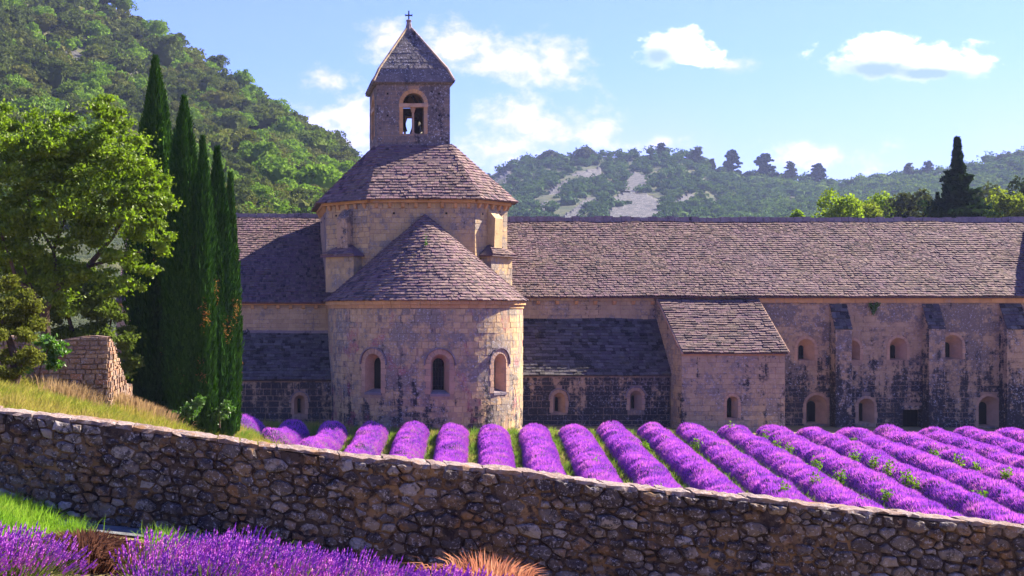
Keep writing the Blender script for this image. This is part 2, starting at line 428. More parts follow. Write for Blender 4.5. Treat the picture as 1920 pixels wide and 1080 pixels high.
def leaf_mat(name, stops, trans=.35, tint=False, small=.5, gloss=0.):
    m, t = new_mat(name); p = t.pos()
    o = t.node('ShaderNodeObjectInfo').outputs['Random']
    v = o
    if tint:
        at = t.node('ShaderNodeAttribute'); at.attribute_name = 'tint'
        if tint == 'obj': at.attribute_type = 'OBJECT'
        v = at.outputs['Fac']
    isl = t.node('ShaderNodeNewGeometry').outputs['Random Per Island']
    c = colramp(t, v, stops)
    c = t.mix(t.math('MULTIPLY', isl, small), c, t.mix(1., c, (.45, .5, .4), 'MULTIPLY'))
    d = t.node('ShaderNodeBsdfDiffuse'); tr = t.node('ShaderNodeBsdfTranslucent'); mx = t.node('ShaderNodeMixShader')
    t.l.new(c, d.inputs[0]); ct = t.mix(1., c, (1.1, 1.25, .6), 'MULTIPLY'); t.l.new(ct, tr.inputs[0])
    mx.inputs[0].default_value = trans; t.l.new(d.outputs[0], mx.inputs[1]); t.l.new(tr.outputs[0], mx.inputs[2])
    res = mx.outputs[0]
    if gloss:
        gl = t.node('ShaderNodeBsdfGlossy'); gl.inputs['Roughness'].default_value = .45; m2 = t.node('ShaderNodeMixShader'); m2.inputs[0].default_value = gloss
        t.l.new(res, m2.inputs[1]); t.l.new(gl.outputs[0], m2.inputs[2]); res = m2.outputs[0]
    t.l.new(res, t.out.inputs[0]); return m
def plain(name, c, rough=.8, ns=8., var=.35, metal=0., bd=.02, spec=.2):
    m, t = new_mat(name); p = t.pos(); n = t.noise(p, ns, 5, .6)
    principled(t, t.mix(t.ramp(n, .3, .7, 0., var), c, tuple(x * .4 for x in c)), rough, n, bd, .6, metal, spec); return m

M = {}
M['apse'] = stone_mat('apse_limestone', (.5, .34, .17), (.2, .165, .135), stain=.52, speck=.8, low=.09, greyness=.62, red=.75)
M['wing'] = stone_mat('wing_limestone', (.42, .285, .165), (.14, .11, .1), stain=.66, speck=.85, low=.13, greyness=.6)
M['transept'] = stone_mat('transept_limestone', (.44, .31, .165), (.2, .16, .13), stain=.36, speck=.45, low=0., greyness=.45)
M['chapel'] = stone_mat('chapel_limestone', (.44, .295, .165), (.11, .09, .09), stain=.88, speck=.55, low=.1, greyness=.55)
M['annex'] = stone_mat('annex_limestone', (.44, .315, .18), (.21, .17, .145), stain=.52, speck=.8, low=0., greyness=.58)
M['drum'] = stone_mat('drum_limestone', (.5, .345, .165), (.23, .185, .15), stain=.4, speck=.6, greyness=.56)
M['tower'] = stone_mat('tower_limestone', (.19, .15, .13), (.1, .085, .09), stain=.6, speck=1., greyness=.6)
M['towerroof'] = stone_mat('tower_roof_stone', (.15, .125, .12), (.085, .078, .085), stain=.6, speck=1., greyness=.6)
M['dressed'] = stone_mat('dressed_stone', (.56, .31, .13), (.34, .24, .17), stain=.1, speck=.12, greyness=.2)
M['surround'] = stone_mat('window_surround_stone', (.5, .31, .19), (.3, .22, .18), stain=.15, speck=.25, greyness=.3)
M['slate'] = slate_mat('stone_slates')
M['cone'] = slate_mat('cone_slates', (.112, .073, .069), (.215, .148, .122), (.035, .023, .032), .25, .22)
M['darkslate'] = slate_mat('dark_stone_slates', (.04, .036, .038), (.115, .108, .105), (.01, .009, .011), .25, .08)
M['joint'] = stone_mat('pointing', (.36, .235, .15), (.16, .12, .11), stain=.55, speck=.4, greyness=.55)
M['ridge'] = stone_mat('ridge_stone', (.24, .19, .19), (.15, .12, .14), stain=.5, speck=.5)
M['glass_recess'] = plain('dark_glass_and_recess', (.003, .003, .004), .5, 3, .3, bd=.001, spec=.12)  # window panes; also stands in for shade in the doorway and putlog holes
M['iron'] = plain('iron', (.03, .025, .025), .6, 10, .3)
M['bronze'] = plain('bell_bronze', (.06, .05, .035), .5, 10, .3, metal=.6)
M['oldwood'] = plain('old_oak_wood', (.05, .035, .025), .8, 10, .4)
M['bark'] = plain('bark', (.09, .06, .045), .95, 12, .6, bd=.05)

# ------------------------------------------------------------------ ground
cps = [(0, 764, 19), (0, 738, 25), (0, 706, 31), (100, 778, 20), (100, 733, 30), (-200, 650, 30), (-200, 720, 20), (200, 795, 20), (200, 784, 29),
       (270, 806, 22), (262, 779, 32), (345, 808, 30), (345, 803, 38), (300, 795, 40), (240, 770, 40), (440, 822, 40), (450, 800, 55), (400, 800, 45),
       (380, 790, 66), (200, 765, 66), (0, 700, 60), (-300, 600, 60)]
ctrl = [(X(a, Y), Y, Z(b, Y)) for a, b, Y in cps]
def field(x, y): return .27 - .6 * min(1.15, max(-.15, (60.3 - y) / np.interp(x, [3, 8, 14, 22], [5, 10, 18, 25]))) - .015 * max(0, x - 10)
for x_, y_ in [(6, 18), (14, 18), (24, 18), (4, 30), (10, 30), (22, 30), (6, 42), (14, 42), (28, 42), (2.2, 57), (3.4, 58.5), (4.5, 56), (2.6, 60.5), (7, 57), (12, 57), (18, 57), (5, 52), (9, 52), (16, 52), (8, 47), (16, 47), (34, 52), (4, 60), (2.5, 62), (8, 62), (14, 62), (22, 62), (40, 62), (3, 70), (10, 70), (24, 70), (42, 70), (55, 60), (55, 30)]:
    ctrl.append((x_, y_, field(x_, y_)))
ctrl += [(.5, 40, 1.0), (1.2, 45, .25), (.9, 50, .3), (1.0, 35, 1.2), (2.2, 38, .1), (-.1, 47, 1.2), (1.1, 58, -.1), (.3, 56, .3), (1.5, 26, 1.6), (.9, 61, .45), (2.5, 61, .4), (-.1, 57, .9)]
ctrl = np.array(ctrl)
_D = np.hypot(ctrl[:, None, 0] - ctrl[None, :, 0], ctrl[:, None, 1] - ctrl[None, :, 1])
_A = np.block([[_D, np.ones((len(ctrl), 1))], [np.ones((1, len(ctrl))), np.zeros((1, 1))]])
_W = np.linalg.solve(_A, np.concatenate([ctrl[:, 2], [0]]))
WY = 17.0                                                 # front face of the roadside wall
def front_z(x, y):
    b = np.interp(x, [-8, -3.2, -2.4, -1.7, .1, 1.7, 3.2, 10.5, 20], [3.8, 3.42, 3.2, 3.12, 2.93, 2.63, 2.38, 1.7, 1.0])
    t = np.clip((WY - np.asarray(y)) / 17., 0, 3); return b + (4.4 - b) * t ** 1.15
def back_z(x, y):
    x = np.asarray(x, float); y = np.asarray(y, float)
    xc = np.clip(x, -16, 60); yc = np.clip(y, 16, 72)
    d = np.hypot(xc[..., None] - ctrl[:, 0], yc[..., None] - ctrl[:, 1])
    z = d @ _W[:-1] + _W[-1]
    f = np.clip((np.hypot(x - xc, y - yc)) / 40, 0, 1)
    return z * (1 - f) + 0. * f
def ground_z(x, y):
    x = np.asarray(x, float); y = np.asarray(y, float)
    return np.where(y < WY + .2, front_z(x, y), back_z(x, y))
def build_ground():
    xs = np.concatenate([[-3000, -1200, -500, -200, -100, -60, -40, -25], np.arange(-16, 60, .5), [62, 70, 90, 140, 250, 600, 1500, 3000]])
    ys = np.concatenate([[-600, -200, -60, -30, -12], np.arange(-6, 16.9, .5), [17.05, 17.35], np.arange(17.7, 72, .5), [73, 76, 82, 95, 120, 180, 300, 700, 1500, 4000]])
    XX, YY = np.meshgrid(xs, ys); ZZ = ground_z(XX, YY)
    ZZ = ZZ + .06 * fbm(XX * 1.3, YY * 1.3)
    nx, ny = len(xs), len(ys); i = np.arange(nx - 1)[None] + nx * np.arange(ny - 1)[:, None]
    Fq = np.stack([i, i + 1, i + 1 + nx, i + nx], -1).reshape(-1, 4)
    a = Acc(); a.add(np.stack([XX, YY, ZZ], -1).reshape(-1, 3), Fq)
    m, t = new_mat('meadow_soil'); p = t.pos()
    n = t.noise(p, .7, 6, .65); n2 = t.noise(p, 9., 5, .7)
    c = colramp(t, n, [(.3, (.10, .10, .03)), (.5, (.2, .16, .06)), (.7, (.28, .2, .1))])
    c = t.mix(t.ramp(n2, .45, .7, 0., .7), c, (.3, .2, .11))
    principled(t, c, .95, n2, .05, .8)
    tag(mk('ground', a, m, smooth=True), kind='structure')
build_ground()

# gutter / verge of grey concrete at the foot of the wall, and the earth strip next to it
def build_path():
    a = Acc(); pts = []
    xs = np.linspace(-2.7, 1.2, 26)
    for x in xs:
        w = .3 + .08 * math.sin(x * 3.1)
        for y in (WY - .08, WY - .35, WY - .35 - w):
            pts.append((x, y, float(ground_z(x, y)) + .05 + (-.02 if y < WY - .5 else .0)))
    a.add(pts, [[i * 3 + k, i * 3 + 3 + k, i * 3 + 4 + k, i * 3 + 1 + k] for i in range(25) for k in range(2)])
    m, t = new_mat('worn_concrete'); p = t.pos(); n = t.noise(p, 6, 6, .7); n2 = t.noise(p, 40, 3, .6)
    principled(t, t.mix(t.ramp(n, .35, .65), (.15, .16, .175), (.07, .073, .078)), .85, t.math('ADD', n, n2), .02, .7)
    tag(mk('path', a, m, smooth=True), kind='structure')
build_path()

# ------------------------------------------------------------------ the abbey
NW = 68.0                         # plane of the long wall
AB = empty('abbey', (9.3, 68, .2))
tag(AB, 'old limestone abbey church with square bell tower, conical apse roof and long slate roofed wing', 'abbey')
def window(mp, o, i, depth, surround=.2, hood=0., bars=False, sill=True, nv=7, blind=False):
    """splayed round headed window: reveal and surround are the part, pane, hood, sill, bars its sub-parts"""
    a = Acc(); reveal(a, mp, o, i, depth)
    if surround:
        if o.arch: arc_blocks(a, mp, o, o.w + .003, o.w + surround, -.05, .03, nv)
        v = o.v0; k = 0
        while v < o.v1 - .05:
            vb = min(v + .3, o.v1)
            for s in (-1, 1):
                e = surround * (1. if (k + (s > 0)) % 2 else 1.25)
                u0, u1 = sorted((o.u + s * (o.w + .003), o.u + s * (o.w + e)))
                prism(a, mp, u0, u1, v + .008, vb - .008, -.05, .029)
            v = vb; k += 1
    w = mk('window', a, M['surround'], AB, origin=tuple(mp([o.u], [o.v0], 0.)[0]))
    g = Acc(); pane(g, mp, i, depth - .02 if blind else depth - .03); mk('window_pane', g, M['dressed'] if blind else M['glass_recess'], w)
    if hood:
        h = Acc(); arc_blocks(h, mp, o, o.w + surround + .03, o.w + surround + .03 + hood, -.02, .1, 9, gap=.004, a0=-.12, a1=math.pi + .12); mk('hood_mould', h, M['ridge'], w)
    if sill:
        h = Acc(); L = o.u - o.w - .03; R = o.u + o.w + .03
        V = np.concatenate([mp([L, R, R, L], [o.v0 - .1] * 4, [-.05, -.05, .05, .05]), mp([i.u - i.w, i.u + i.w, R, L], [i.v0 + .01, i.v0 + .01, o.v0 + .02, o.v0 + .02], [-depth + .05, -depth + .05, .05, .05])])
        h.add(V, BF); mk('window_sill', h, M['ridge'], w)
    if bars:
        h = Acc()
        for k in range(1, 4):
            uu = i.u - i.w + 2 * i.w * k / 4; prism(h, mp, uu - .012, uu + .012, i.v0, i.top(uu), -depth + .05, -depth + .08)
        for k in range(1, 7):
            vv = i.v0 + (i.v1 + i.w - i.v0) * k / 7; prism(h, mp, i.u - i.w + .02, i.u + i.w - .02, vv - .012, vv + .012, -depth + .06, -depth + .09)
        mk('window_bars', h, M['iron'], w)
    return w

# --- apse
AC = (9.3, 66.0); AR = 4.95
amp = cyl_map(*AC, AR)
az1 = 6.62
aops = []
for ang in (-39, 0, 39):
    u = math.radians(ang) * AR
    aops.append(Op(u, .45, Z(738, 61.6), Z(681, 61.6)))
a = Acc(); wall_surface(a, amp, -AR * math.pi / 2 - 2.5, AR * math.pi / 2 + 2.5, -.6, az1, aops, du=.35)
W_apse = mk('apse_wall', a, M['joint'], AB)
for k, o in enumerate(aops):
    i = Op(o.u, .3, o.v0 + .18, o.v1 - .06)
    window(amp, o, i, .55, surround=.23, hood=.07, bars=(k == 1), nv=9)
bl = ashlar(amp, -AR * math.pi / 2 - 2.3, AR * math.pi / 2 + 2.3, -.3, az1 - .3, [Op(o.u, o.w + .1, o.v0, o.v1) for o in aops], h=.3, wm=.52, seed=5)
put_blocks(bl, M['apse'], W_apse, single=300, key=lambda c: abs(math.atan2(c[0] - AC[0], AC[1] - c[1]) + .14) + (3 if c[2] < .55 else 0))
# cornice under the cone
a = Acc()
nseg = 40
for k in range(nseg):
    u0 = -AR * math.pi / 2 - 1.6 + (AR * math.pi + 3.2) * k / nseg; u1 = u0 + (AR * math.pi + 3.2) / nseg
    prism(a, amp, u0 + .006, u1 - .006, az1 - .3, az1 - .13, -.05, .06); prism(a, amp, u0 + .006, u1 - .006, az1 - .125, az1 + .08, -.05, .16)
mk('cornice', a, M['dressed'], AB)
# cone roof
CR = 5.22; ch = 11.22 - 6.7; cs = math.hypot(CR, ch)
def cone_map(aa, b, h):
    aa = np.asarray(aa, float); b = np.asarray(b, float); h = np.asarray(h, float)
    k = 1 - b / cs; r = CR * k + h * ch / cs; z = 6.7 + ch * b / cs + h * CR / cs
    ex = (np.abs(aa) - math.pi / 2).clip(0); ac = np.clip(aa, -math.pi / 2, math.pi / 2)
    return np.stack([AC[0] + r * np.sin(ac), AC[1] - r * np.cos(ac), z], -1)
nb = int(cs / .215); parts = []
rr = np.random.default_rng(11)
for k in range(nb):
    b0 = k * cs / nb; r = CR * (1 - b0 / cs)
    if r < .12: continue
    n = max(5, int(math.pi * r / .19)); off = rr.uniform(0, .5)
    ed = -math.pi / 2 + math.pi * (np.arange(n + 1)) / n; ed[1:-1] += rr.uniform(-.25, .25, n - 1) * math.pi / n
    s, t_ = ed[:-1], ed[1:]; b1 = b0 + 1.25 * cs / nb; dj = rr.uniform(-.03, .02, n); h = .05 * rr.uniform(.5, 1.5, n)
    z0 = np.full(n, -.02); b1 = min(b1, cs - .02)
    parts.append(np.stack([cone_map(s, b0 + dj, z0), cone_map(t_, b0 + dj, z0), cone_map(s, b0 + dj, h), cone_map(t_, b0 + dj, h + rr.uniform(-.01, .01, n)), cone_map(s, np.full(n, b1), z0 + .02), cone_map(t_, np.full(n, b1), z0 + .02)], 1))
a = Acc(); seg = 48
V = [tuple(cone_map(-math.pi / 2 + math.pi * k / seg, 0., -.02)) for k in range(seg + 1)] + [(AC[0], AC[1], 11.2)]
a.add(V, [[k, k + 1, seg + 1] for k in range(seg)])
V = [tuple(cone_map(-math.pi / 2 + math.pi * k / seg, 0., 0.)) for k in range(seg + 1)] + [(AC[0] + (AR - .1) * math.sin(-math.pi / 2 + math.pi * k / seg), AC[1] - (AR - .1) * math.cos(-math.pi / 2 + math.pi * k / seg), 6.66) for k in range(seg + 1)]
a.add(V, [[k + 1, k, seg + 1 + k, seg + 2 + k] for k in range(seg)])
R_cone = mk('apse_roof', a, M['cone'], AB)
put_tiles(np.concatenate(parts), M['cone'], R_cone)
# the short straight bay behind the cone, up to the drum
a = Acc()
for s in (-1, 1):
    V = [(AC[0] + s * CR, 66, 6.7), (AC[0] + s * CR, 69.5, 6.7), (AC[0], 69.5, 11.2), (AC[0], 66, 11.2)]
    a.add(V, [[0, 1, 2, 3] if s > 0 else [3, 2, 1, 0]])
R_bay = mk('bay_roof', a, M['cone'], AB)
for s in (-1, 1):
    mpp = plane_map((AC[0] + s * CR, 66, 6.7), (0, 1, 0), (-s * CR, 0, ch))
    put_tiles(tiles(mpp, nb, cs / nb, lambda b: 0., lambda b: 3.2, seed=20 + s), M['cone'], R_bay)

# --- long roofs
def gable_side(name, x0, x1, ey, ez, ry, rz, mat, e=.26, wm=.15, seed=1, lf=None, rf=None):
    """slope from eave (ey, ez) to ridge (ry, rz) over run x0..x1"""
    L = math.hypot(ry - ey, rz - ez); n = int(L / e); e = L / n
    mpp = plane_map((x0, ey, ez), (1, 0, 0), (0, ry - ey, rz - ez))
    lf = lf or (lambda b: 0.); rf = rf or (lambda b: x1 - x0)
    a = Acc()
    c = [mpp(lf(0), 0, -.03), mpp(rf(0), 0, -.03), mpp(rf(L), L, -.03), mpp(lf(L), L, -.03)]
    d = [mpp(lf(0), 0, -.12), mpp(rf(0), 0, -.12), mpp(rf(L), L, -.12), mpp(lf(L), L, -.12)]
    a.add(np.array(d + c), BF)
    o = mk(name, a, mat, AB)
    put_tiles(tiles(mpp, n, e, lf, rf, wm=wm, seed=seed), mat, o)
    return o, mpp, L
def ridge_stones(x0, x1, y, z, w=.42, h=.2, seed=1, mat=None):
    r = random.Random(seed); a = Acc(); x = x0
    while x < x1:
        l = r.uniform(.35, .6); hh = h * r.uniform(.8, 1.25); dz = r.uniform(-.02, .03)
        dz += .12 * float(fbm(x * .12, seed)); V = box_v(x + .01, min(x + l, x1) - .01, y - w / 2, y + w / 2, z - .25 + dz, z + hh + dz)
        V[4:, 1] = y + (V[4:, 1] - y) * .55; a.add(V, BF); x += l
    return tag(mk('ridge_stones', a, mat or M['ridge'], AB), kind='stuff')
RZ = Z(414, 76.1); EZ = 6.98
R_wing, _, _ = gable_side('wing_roof', 9.0, 47.0, 67.66, EZ, 76.1, RZ, M['slate'], seed=31)
ridge_stones(13.5, 47, 76.1, RZ, seed=3)
gable_side('wing_roof_back', 9.0, 47.0, 84.5, EZ, 76.12, RZ, M['slate'], e=.6, wm=1.2, seed=32)
LZ = Z(406, 76.1)
R_left, _, _ = gable_side('transept_roof', -7.0, 9.0, 67.66, Z(566, 67.66), 76.1, LZ, M['slate'], seed=33)
ridge_stones(-7, 4.9, 76.1, LZ, seed=4)
gable_side('transept_roof_back', -7.0, 9.0, 84.5, 6.7, 76.12, LZ, M['slate'], e=.6, wm=1.2, seed=34)

# --- long wing wall with windows
wmp = flat_map((0, NW)); S = F / NW
def wop(pxc, wpx, ytop, ybot, Y=NW, arch=True):
    w = wpx * Y / F; zt = Z(ytop, Y); zb = Z(ybot, Y)
    return Op(X(pxc, Y), w, zb, zt - w if arch else zt, arch)
upper = [(1511, 16, 635.5, 676, 4.5, 648), (1597, 15, 638, 675, 4, 650), (1684, 16, 633.5, 675, 4.6, 647), (1785, 19, 628, 673.5, 7, 642)]
lower = [(1530.5, 20, 741, 795, 7.5, 753), (1624, 15, 747, 794, 3, 757), (1854, 19.5, 743, 800, 8, 755)]
wins = []
for c, w, yt, yb, sw, sy in upper + lower:
    o = wop(c, w, yt, yb); i = wop(c - 1 * (sw / 10), sw, sy, yb - 3); wins.append((o, i))
door = wop(1710, 17.5, 768, 808, arch=False)
XR = 47.0
wing_ops = [o for o, i in wins] + [door]
a = Acc(); wall_surface(a, wmp, 13.0, XR, -.8, EZ - .1, wing_ops, du=2.)
W_wing = mk('wing_wall', a, M['joint'], AB)
for o, i in wins: window(wmp, o, i, .6, surround=.14, nv=7, sill=False)
put_blocks(ashlar(wmp, 21.9, XR, -.3, EZ - .36, wing_ops, seed=8, margin=.1), M['wing'], W_wing)
a = Acc(); prism(a, wmp, door.u - door.w - .25, door.u + door.w + .25, door.v1, door.v1 + .22, -.3, .035)
for s in (-1, 1):
    for k in range(4): prism(a, wmp, *sorted((door.u + s * door.w, door.u + s * (door.w + .18))), door.v0 + k * .3 + .01, door.v0 + k * .3 + .29, -.4, .03)
W_door = mk('doorway', a, M['wing'], AB)
a = Acc(); prism(a, wmp, door.u - door.w, door.u + door.w, door.v0 - .3, door.v1, -.5, -.42)
mk('door', a, M['glass_recess'], W_door)  # near-black colour paints the deep shade of the doorway recess
a = Acc()
for k in range(5): prism(a, wmp, door.u - door.w + .02 + k * door.w * .4, door.u - door.w + (k + 1) * door.w * .4 - .01, door.v0 - .3, door.v1 - .01, -.42, -.4)
mk('door_boards', a, M['glass_recess'], W_door)  # boards near-black too, the recess shade is put into their colour
def cornice(x0, x1, z, mat, seed=1, h=.24, pr=.12):
    r = random.Random(seed); a = Acc(); x = x0
    while x < x1:
        l = r.uniform(.5, .95); e = min(x + l, x1); prism(a, wmp, x + .006, e - .006, z - h, z, -.05, pr + r.uniform(-.015, .01)); x += l
    return mk('cornice', a, mat, AB)
cornice(27.4, XR, EZ - .1, M['dressed'], 1); cornice(13.6, 21.8, EZ - .1, M['transept'], 2, h=.13); cornice(-6.8, 5.0, Z(566, NW) - .05, M['dressed'], 3, h=.12)
def corbel(mp, u, z, parent, sz=.17, h=.22, pr=.2):
    a = Acc(); U = [u - sz / 2, u + sz / 2, u + sz / 2, u - sz / 2]
    V = np.concatenate([mp(U, [z - h, z - h, z, z], -.05), mp(U, [z - h * .75, z - h * .75, z, z], [pr * .55, pr * .55, pr, pr])])
    a.add(V, PF, [[0, 1, 2, 3]]); return mk('corbel', a, M['dressed'], parent, origin=tuple(V.mean(0)))
for u in np.arange(14.6, 21.8, 1.02): corbel(wmp, u, EZ - .24, W_wing)
# the part of the transept wall left of the apse
a = Acc(); wall_surface(a, wmp, -7, 5.2, -.8, Z(566, NW) - .05, [], du=3.)
W_tr = mk('transept_wall', a, M['joint'], AB)
for u in np.arange(-6.5, 4.5, .68): corbel(wmp, u, Z(566, NW) - .18, W_tr)
put_blocks(ashlar(wmp, -6.9, 4.6, Z(624, NW), Z(566, NW) - .2, [], seed=9), M['transept'], W_tr)
put_blocks(ashlar(wmp, 14.3, 21.9, 5.4, EZ - .25, [], seed=10, proud=(.012, .028)), M['transept'], W_wing)
# the wall of the right hand transept bay is cleaner than the wing
a = Acc(); prism(a, wmp, 13.8, 21.95, 5.3, EZ - .12, -.01, .004); mk('transept_wall', a, M['joint'], AB)
# end walls and back walls close the volumes
a = Acc(); add_box(a, -6.9, 9, 84.0, 84.3, -.8, 6.6); add_box(a, 9, XR, 84.0, 84.3, -.8, 6.9)
for x, s, zr, ze in ((-7, -1, LZ, 6.6), (XR - .2, 1, RZ, 6.85)):
    a.add([(x, 68, -.8), (x, 84.2, -.8), (x, 84.2, ze), (x, 76.1, zr - .1), (x, 68, ze), (x + .2, 68, -.8), (x + .2, 84.2, -.8), (x + .2, 84.2, ze), (x + .2, 76.1, zr - .1), (x + .2, 68, ze)],
          [[0, 4, 3, 2, 1], [5, 6, 7, 8, 9]])
mk('back_wall', a, M['wing'], AB)

# --- lean-to chapels either side of the apse
def leanto(x0, x1, Yf, ztop, zeave, wins_, seed, mat=None):
    fm = flat_map((0, Yf)); ops = []; ws = []
    for pc, w, yt, yb, sw, sy, hood in wins_:
        o = wop(pc, w, yt, yb, Yf); i = wop(pc - .6, sw, sy, yb - 2, Yf); ops.append(o); ws.append((o, i, hood))
    a = Acc(); wall_surface(a, fm, x0, x1, -.8, zeave - .02, ops, du=2.)
    for x in (x0, x1): a.add([(x, Yf, -.8), (x, NW, -.8), (x, NW, ztop), (x, Yf, zeave - .02)], [[0, 1, 2, 3]])
    w = mk('chapel_wall', a, M['joint'], AB)
    put_blocks(ashlar(fm, x0, x1, -.3, zeave - .12, ops, seed=seed, margin=.1), M['chapel'], w)
    for o, i, hood in ws: window(fm, o, i, .5, surround=.14, hood=hood, sill=False, nv=7)
    o, mpp, L = gable_side('chapel_roof', x0 - .05, x1 + .05, Yf - .15, zeave, NW - .01, ztop, M['darkslate'], e=.2, wm=.27, seed=seed)
    return w
leanto(13.4, 21.93, 65.7, Z(597, NW), Z(703, 65.6), [(1048, 11.5, 736, 774, 2.6, 746, .06), (1192, 11.5, 732, 769, 2.6, 742, .06)], 41)
leanto(-6.5, 5.45, 65.7, Z(623, NW), Z(712, 65.6), [(562, 10.5, 741, 777, 2.8, 748, .06)], 42)
# white flashing ledge above the left lean-to
a = Acc(); r = random.Random(2); x = -6.4
while x < 4.8:
    l = r.uniform(.6, 1.1); prism(a, wmp, x + .005, min(x + l, 4.8) - .005, Z(625, NW), Z(619.5, NW) + r.uniform(-.01, .01), -.02, .1); x += l
mk('string_course', a, M['ridge'], AB)

# --- annex with the lean-to roof
AX0, AX1, AY = 21.98, 27.2, 64.1; azt, aze = Z(562, NW), Z(662, AY - .2)
fm = flat_map((0, AY))
ao = wop(1373, 10.5, 743, 784, AY); ai = wop(1371.5, 5, 746, 783, AY)
a = Acc(); wall_surface(a, fm, AX0, AX1, -.8, aze, [ao], du=2.)
W_an = mk('annex_wall', a, M['joint'], AB)
put_blocks(ashlar(fm, AX0, AX1, -.3, aze - .13, [ao], seed=12, margin=.08), M['annex'], W_an)
a = Acc(); prism(a, fm, AX0, AX1, aze - .12, aze + .02, -.05, .08); mk('cornice', a, M['dressed'], AB)
window(fm, ao, ai, .4, surround=.13, sill=False)
sl = (azt - aze) / (NW - AY)
lm = flat_map((AX0, NW), -math.pi / 2)      # left side, faces -X; u runs towards the camera
topl = lambda u: azt - .05 - sl * u
a = Acc(); wall_surface(a, lm, 0, NW - AY, -.8, topl, [], du=.6)
rm = flat_map((AX1, AY), math.pi / 2); topr = lambda u: aze - .05 + sl * u
W_as = mk('annex_side_wall', a, M['joint'], AB); put_blocks(ashlar(lm, 0, NW - AY, -.3, topl, [], seed=13), M['annex'], W_as)
a = Acc(); wall_surface(a, rm, 0, NW - AY, -.8, topr, [], du=.6)
W_as = mk('annex_side_wall', a, M['joint'], AB); put_blocks(ashlar(rm, 0, NW - AY, -.3, topr, [], seed=14), M['annex'], W_as)
gable_side('annex_roof', AX0 - .02, AX1 + .14, AY - .2, aze + .03, NW - .3, azt - .02, M['slate'], e=.2, wm=.27, seed=43)
a = Acc(); n = 12
for side, x in ((-1, AX0 - .03), (1, AX1 + .12)):
    for k in range(n):
        y0 = AY - .2 + (NW - AY) * k / n; y1 = y0 + (NW - AY) / n - .02; z0 = aze - .06 + sl * (y0 - AY + .2); z1 = aze - .06 + sl * (y1 - AY + .2)
        V = np.array([(x - .04, y0, z0), (x + .06, y0, z0), (x + .06, y1, z1), (x - .04, y1, z1), (x - .04, y0, z0 + .12), (x + .06, y0, z0 + .12), (x + .06, y1, z1 + .12), (x - .04, y1, z1 + .12)])
        a.add(V, BF)
mk('verge_stones', a, M['surround'], AB)

# --- buttresses on the wing
def buttress(x0, x1, seed):
    Yf = 67.3; zt, zf = Z(571, NW), Z(617, Yf); a = Acc()
    V = [(x0, NW + .02, -.8), (x1, NW + .02, -.8), (x1, Yf, -.8), (x0, Yf, -.8), (x0, NW + .02, zt), (x1, NW + .02, zt), (x1, Yf, zf), (x0, Yf, zf)]
    a.add(V, BF[:, ::-1]); o = mk('buttress', a, M['wing'], AB)
    fmp = flat_map((0, Yf)); sm = flat_map((x0, NW), -math.pi / 2); s2 = flat_map((x1, Yf), math.pi / 2)
    tl = lambda u: zt - (zt - zf) * u / (NW - Yf); tr = lambda u: zf + (zt - zf) * u / (NW - Yf)
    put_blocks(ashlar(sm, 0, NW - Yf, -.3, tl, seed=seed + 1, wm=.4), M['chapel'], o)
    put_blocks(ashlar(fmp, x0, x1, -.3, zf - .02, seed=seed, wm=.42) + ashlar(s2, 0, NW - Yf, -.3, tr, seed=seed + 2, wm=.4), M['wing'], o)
    L = math.hypot(NW - Yf, zt - zf); n = int(L / .2)
    mpp = plane_map((x0 - .04, Yf - .05, zf), (1, 0, 0), (0, NW - Yf, zt - zf))
    put_tiles(tiles(mpp, n, L / n, lambda b: 0., lambda b: x1 - x0 + .08, wm=.25, seed=seed), M['darkslate'], o)
for k, (p0, p1) in enumerate(((1567, 1597), (1742, 1772), (1888, 1927))):
    buttress(X(p0, 67.3), X(p1, 67.3), 60 + 5 * k)

# --- drum over the crossing
DC = (9.2, 71.4); e1, e2 = 4.9, 2.75
def octa(h1, h2): return [(-h2, -h1), (h2, -h1), (h1, -h2), (h1, h2), (h2, h1), (-h2, h1), (-h1, h2), (-h1, -h2)]
DZ0, DZ1 = 6.8, 12.02
W_dr = None; a = Acc(); oc = octa(e1, e2); blk = []; cbl = []; crn = Acc(); holes = Acc()
for k in range(8):
    p, q = oc[k], oc[(k + 1) % 8]; L = math.hypot(q[0] - p[0], q[1] - p[1]); ang = math.atan2(q[1] - p[1], q[0] - p[0])
    mpk = flat_map((DC[0] + p[0], DC[1] + p[1]), ang)
    wall_surface(a, mpk, 0, L, DZ0, DZ1, [], du=2.)
    if k in (7, 0, 1): blk += ashlar(mpk, 0, L, DZ0 + 1, DZ1 - .16, [], seed=70 + k, h=.3, wm=.55)
    if k in (6, 7, 0, 1, 2):
        n = max(3, round(L / .66)); us = (np.arange(n) + .5) * L / n
        cbl += [(mpk, u) for u in us]
        m_ = int(L / .6)
        for j in range(m_): prism(crn, mpk, L * j / m_ + .005, L * (j + 1) / m_ - .005, DZ1 - .15, DZ1 + .06, -.04, .24)
        for j in range(2 if L > 4 else 1):
            uu = L * (.22 + .5 * j); prism(holes, mpk, uu, uu + .1, DZ1 - .75, DZ1 - .65, -.02, .027)
W_dr = mk('drum_wall', a, M['joint'], AB); put_blocks(blk, M['drum'], W_dr)
for mpk, u in cbl: corbel(mpk, u, DZ1 - .16, W_dr, sz=.16, h=.3, pr=.2)
mk('cornice', crn, M['dressed'], AB); mk('putlog_holes', holes, M['glass_recess'], W_dr)  # putlog holes are dark plates, their inner shade is only colour
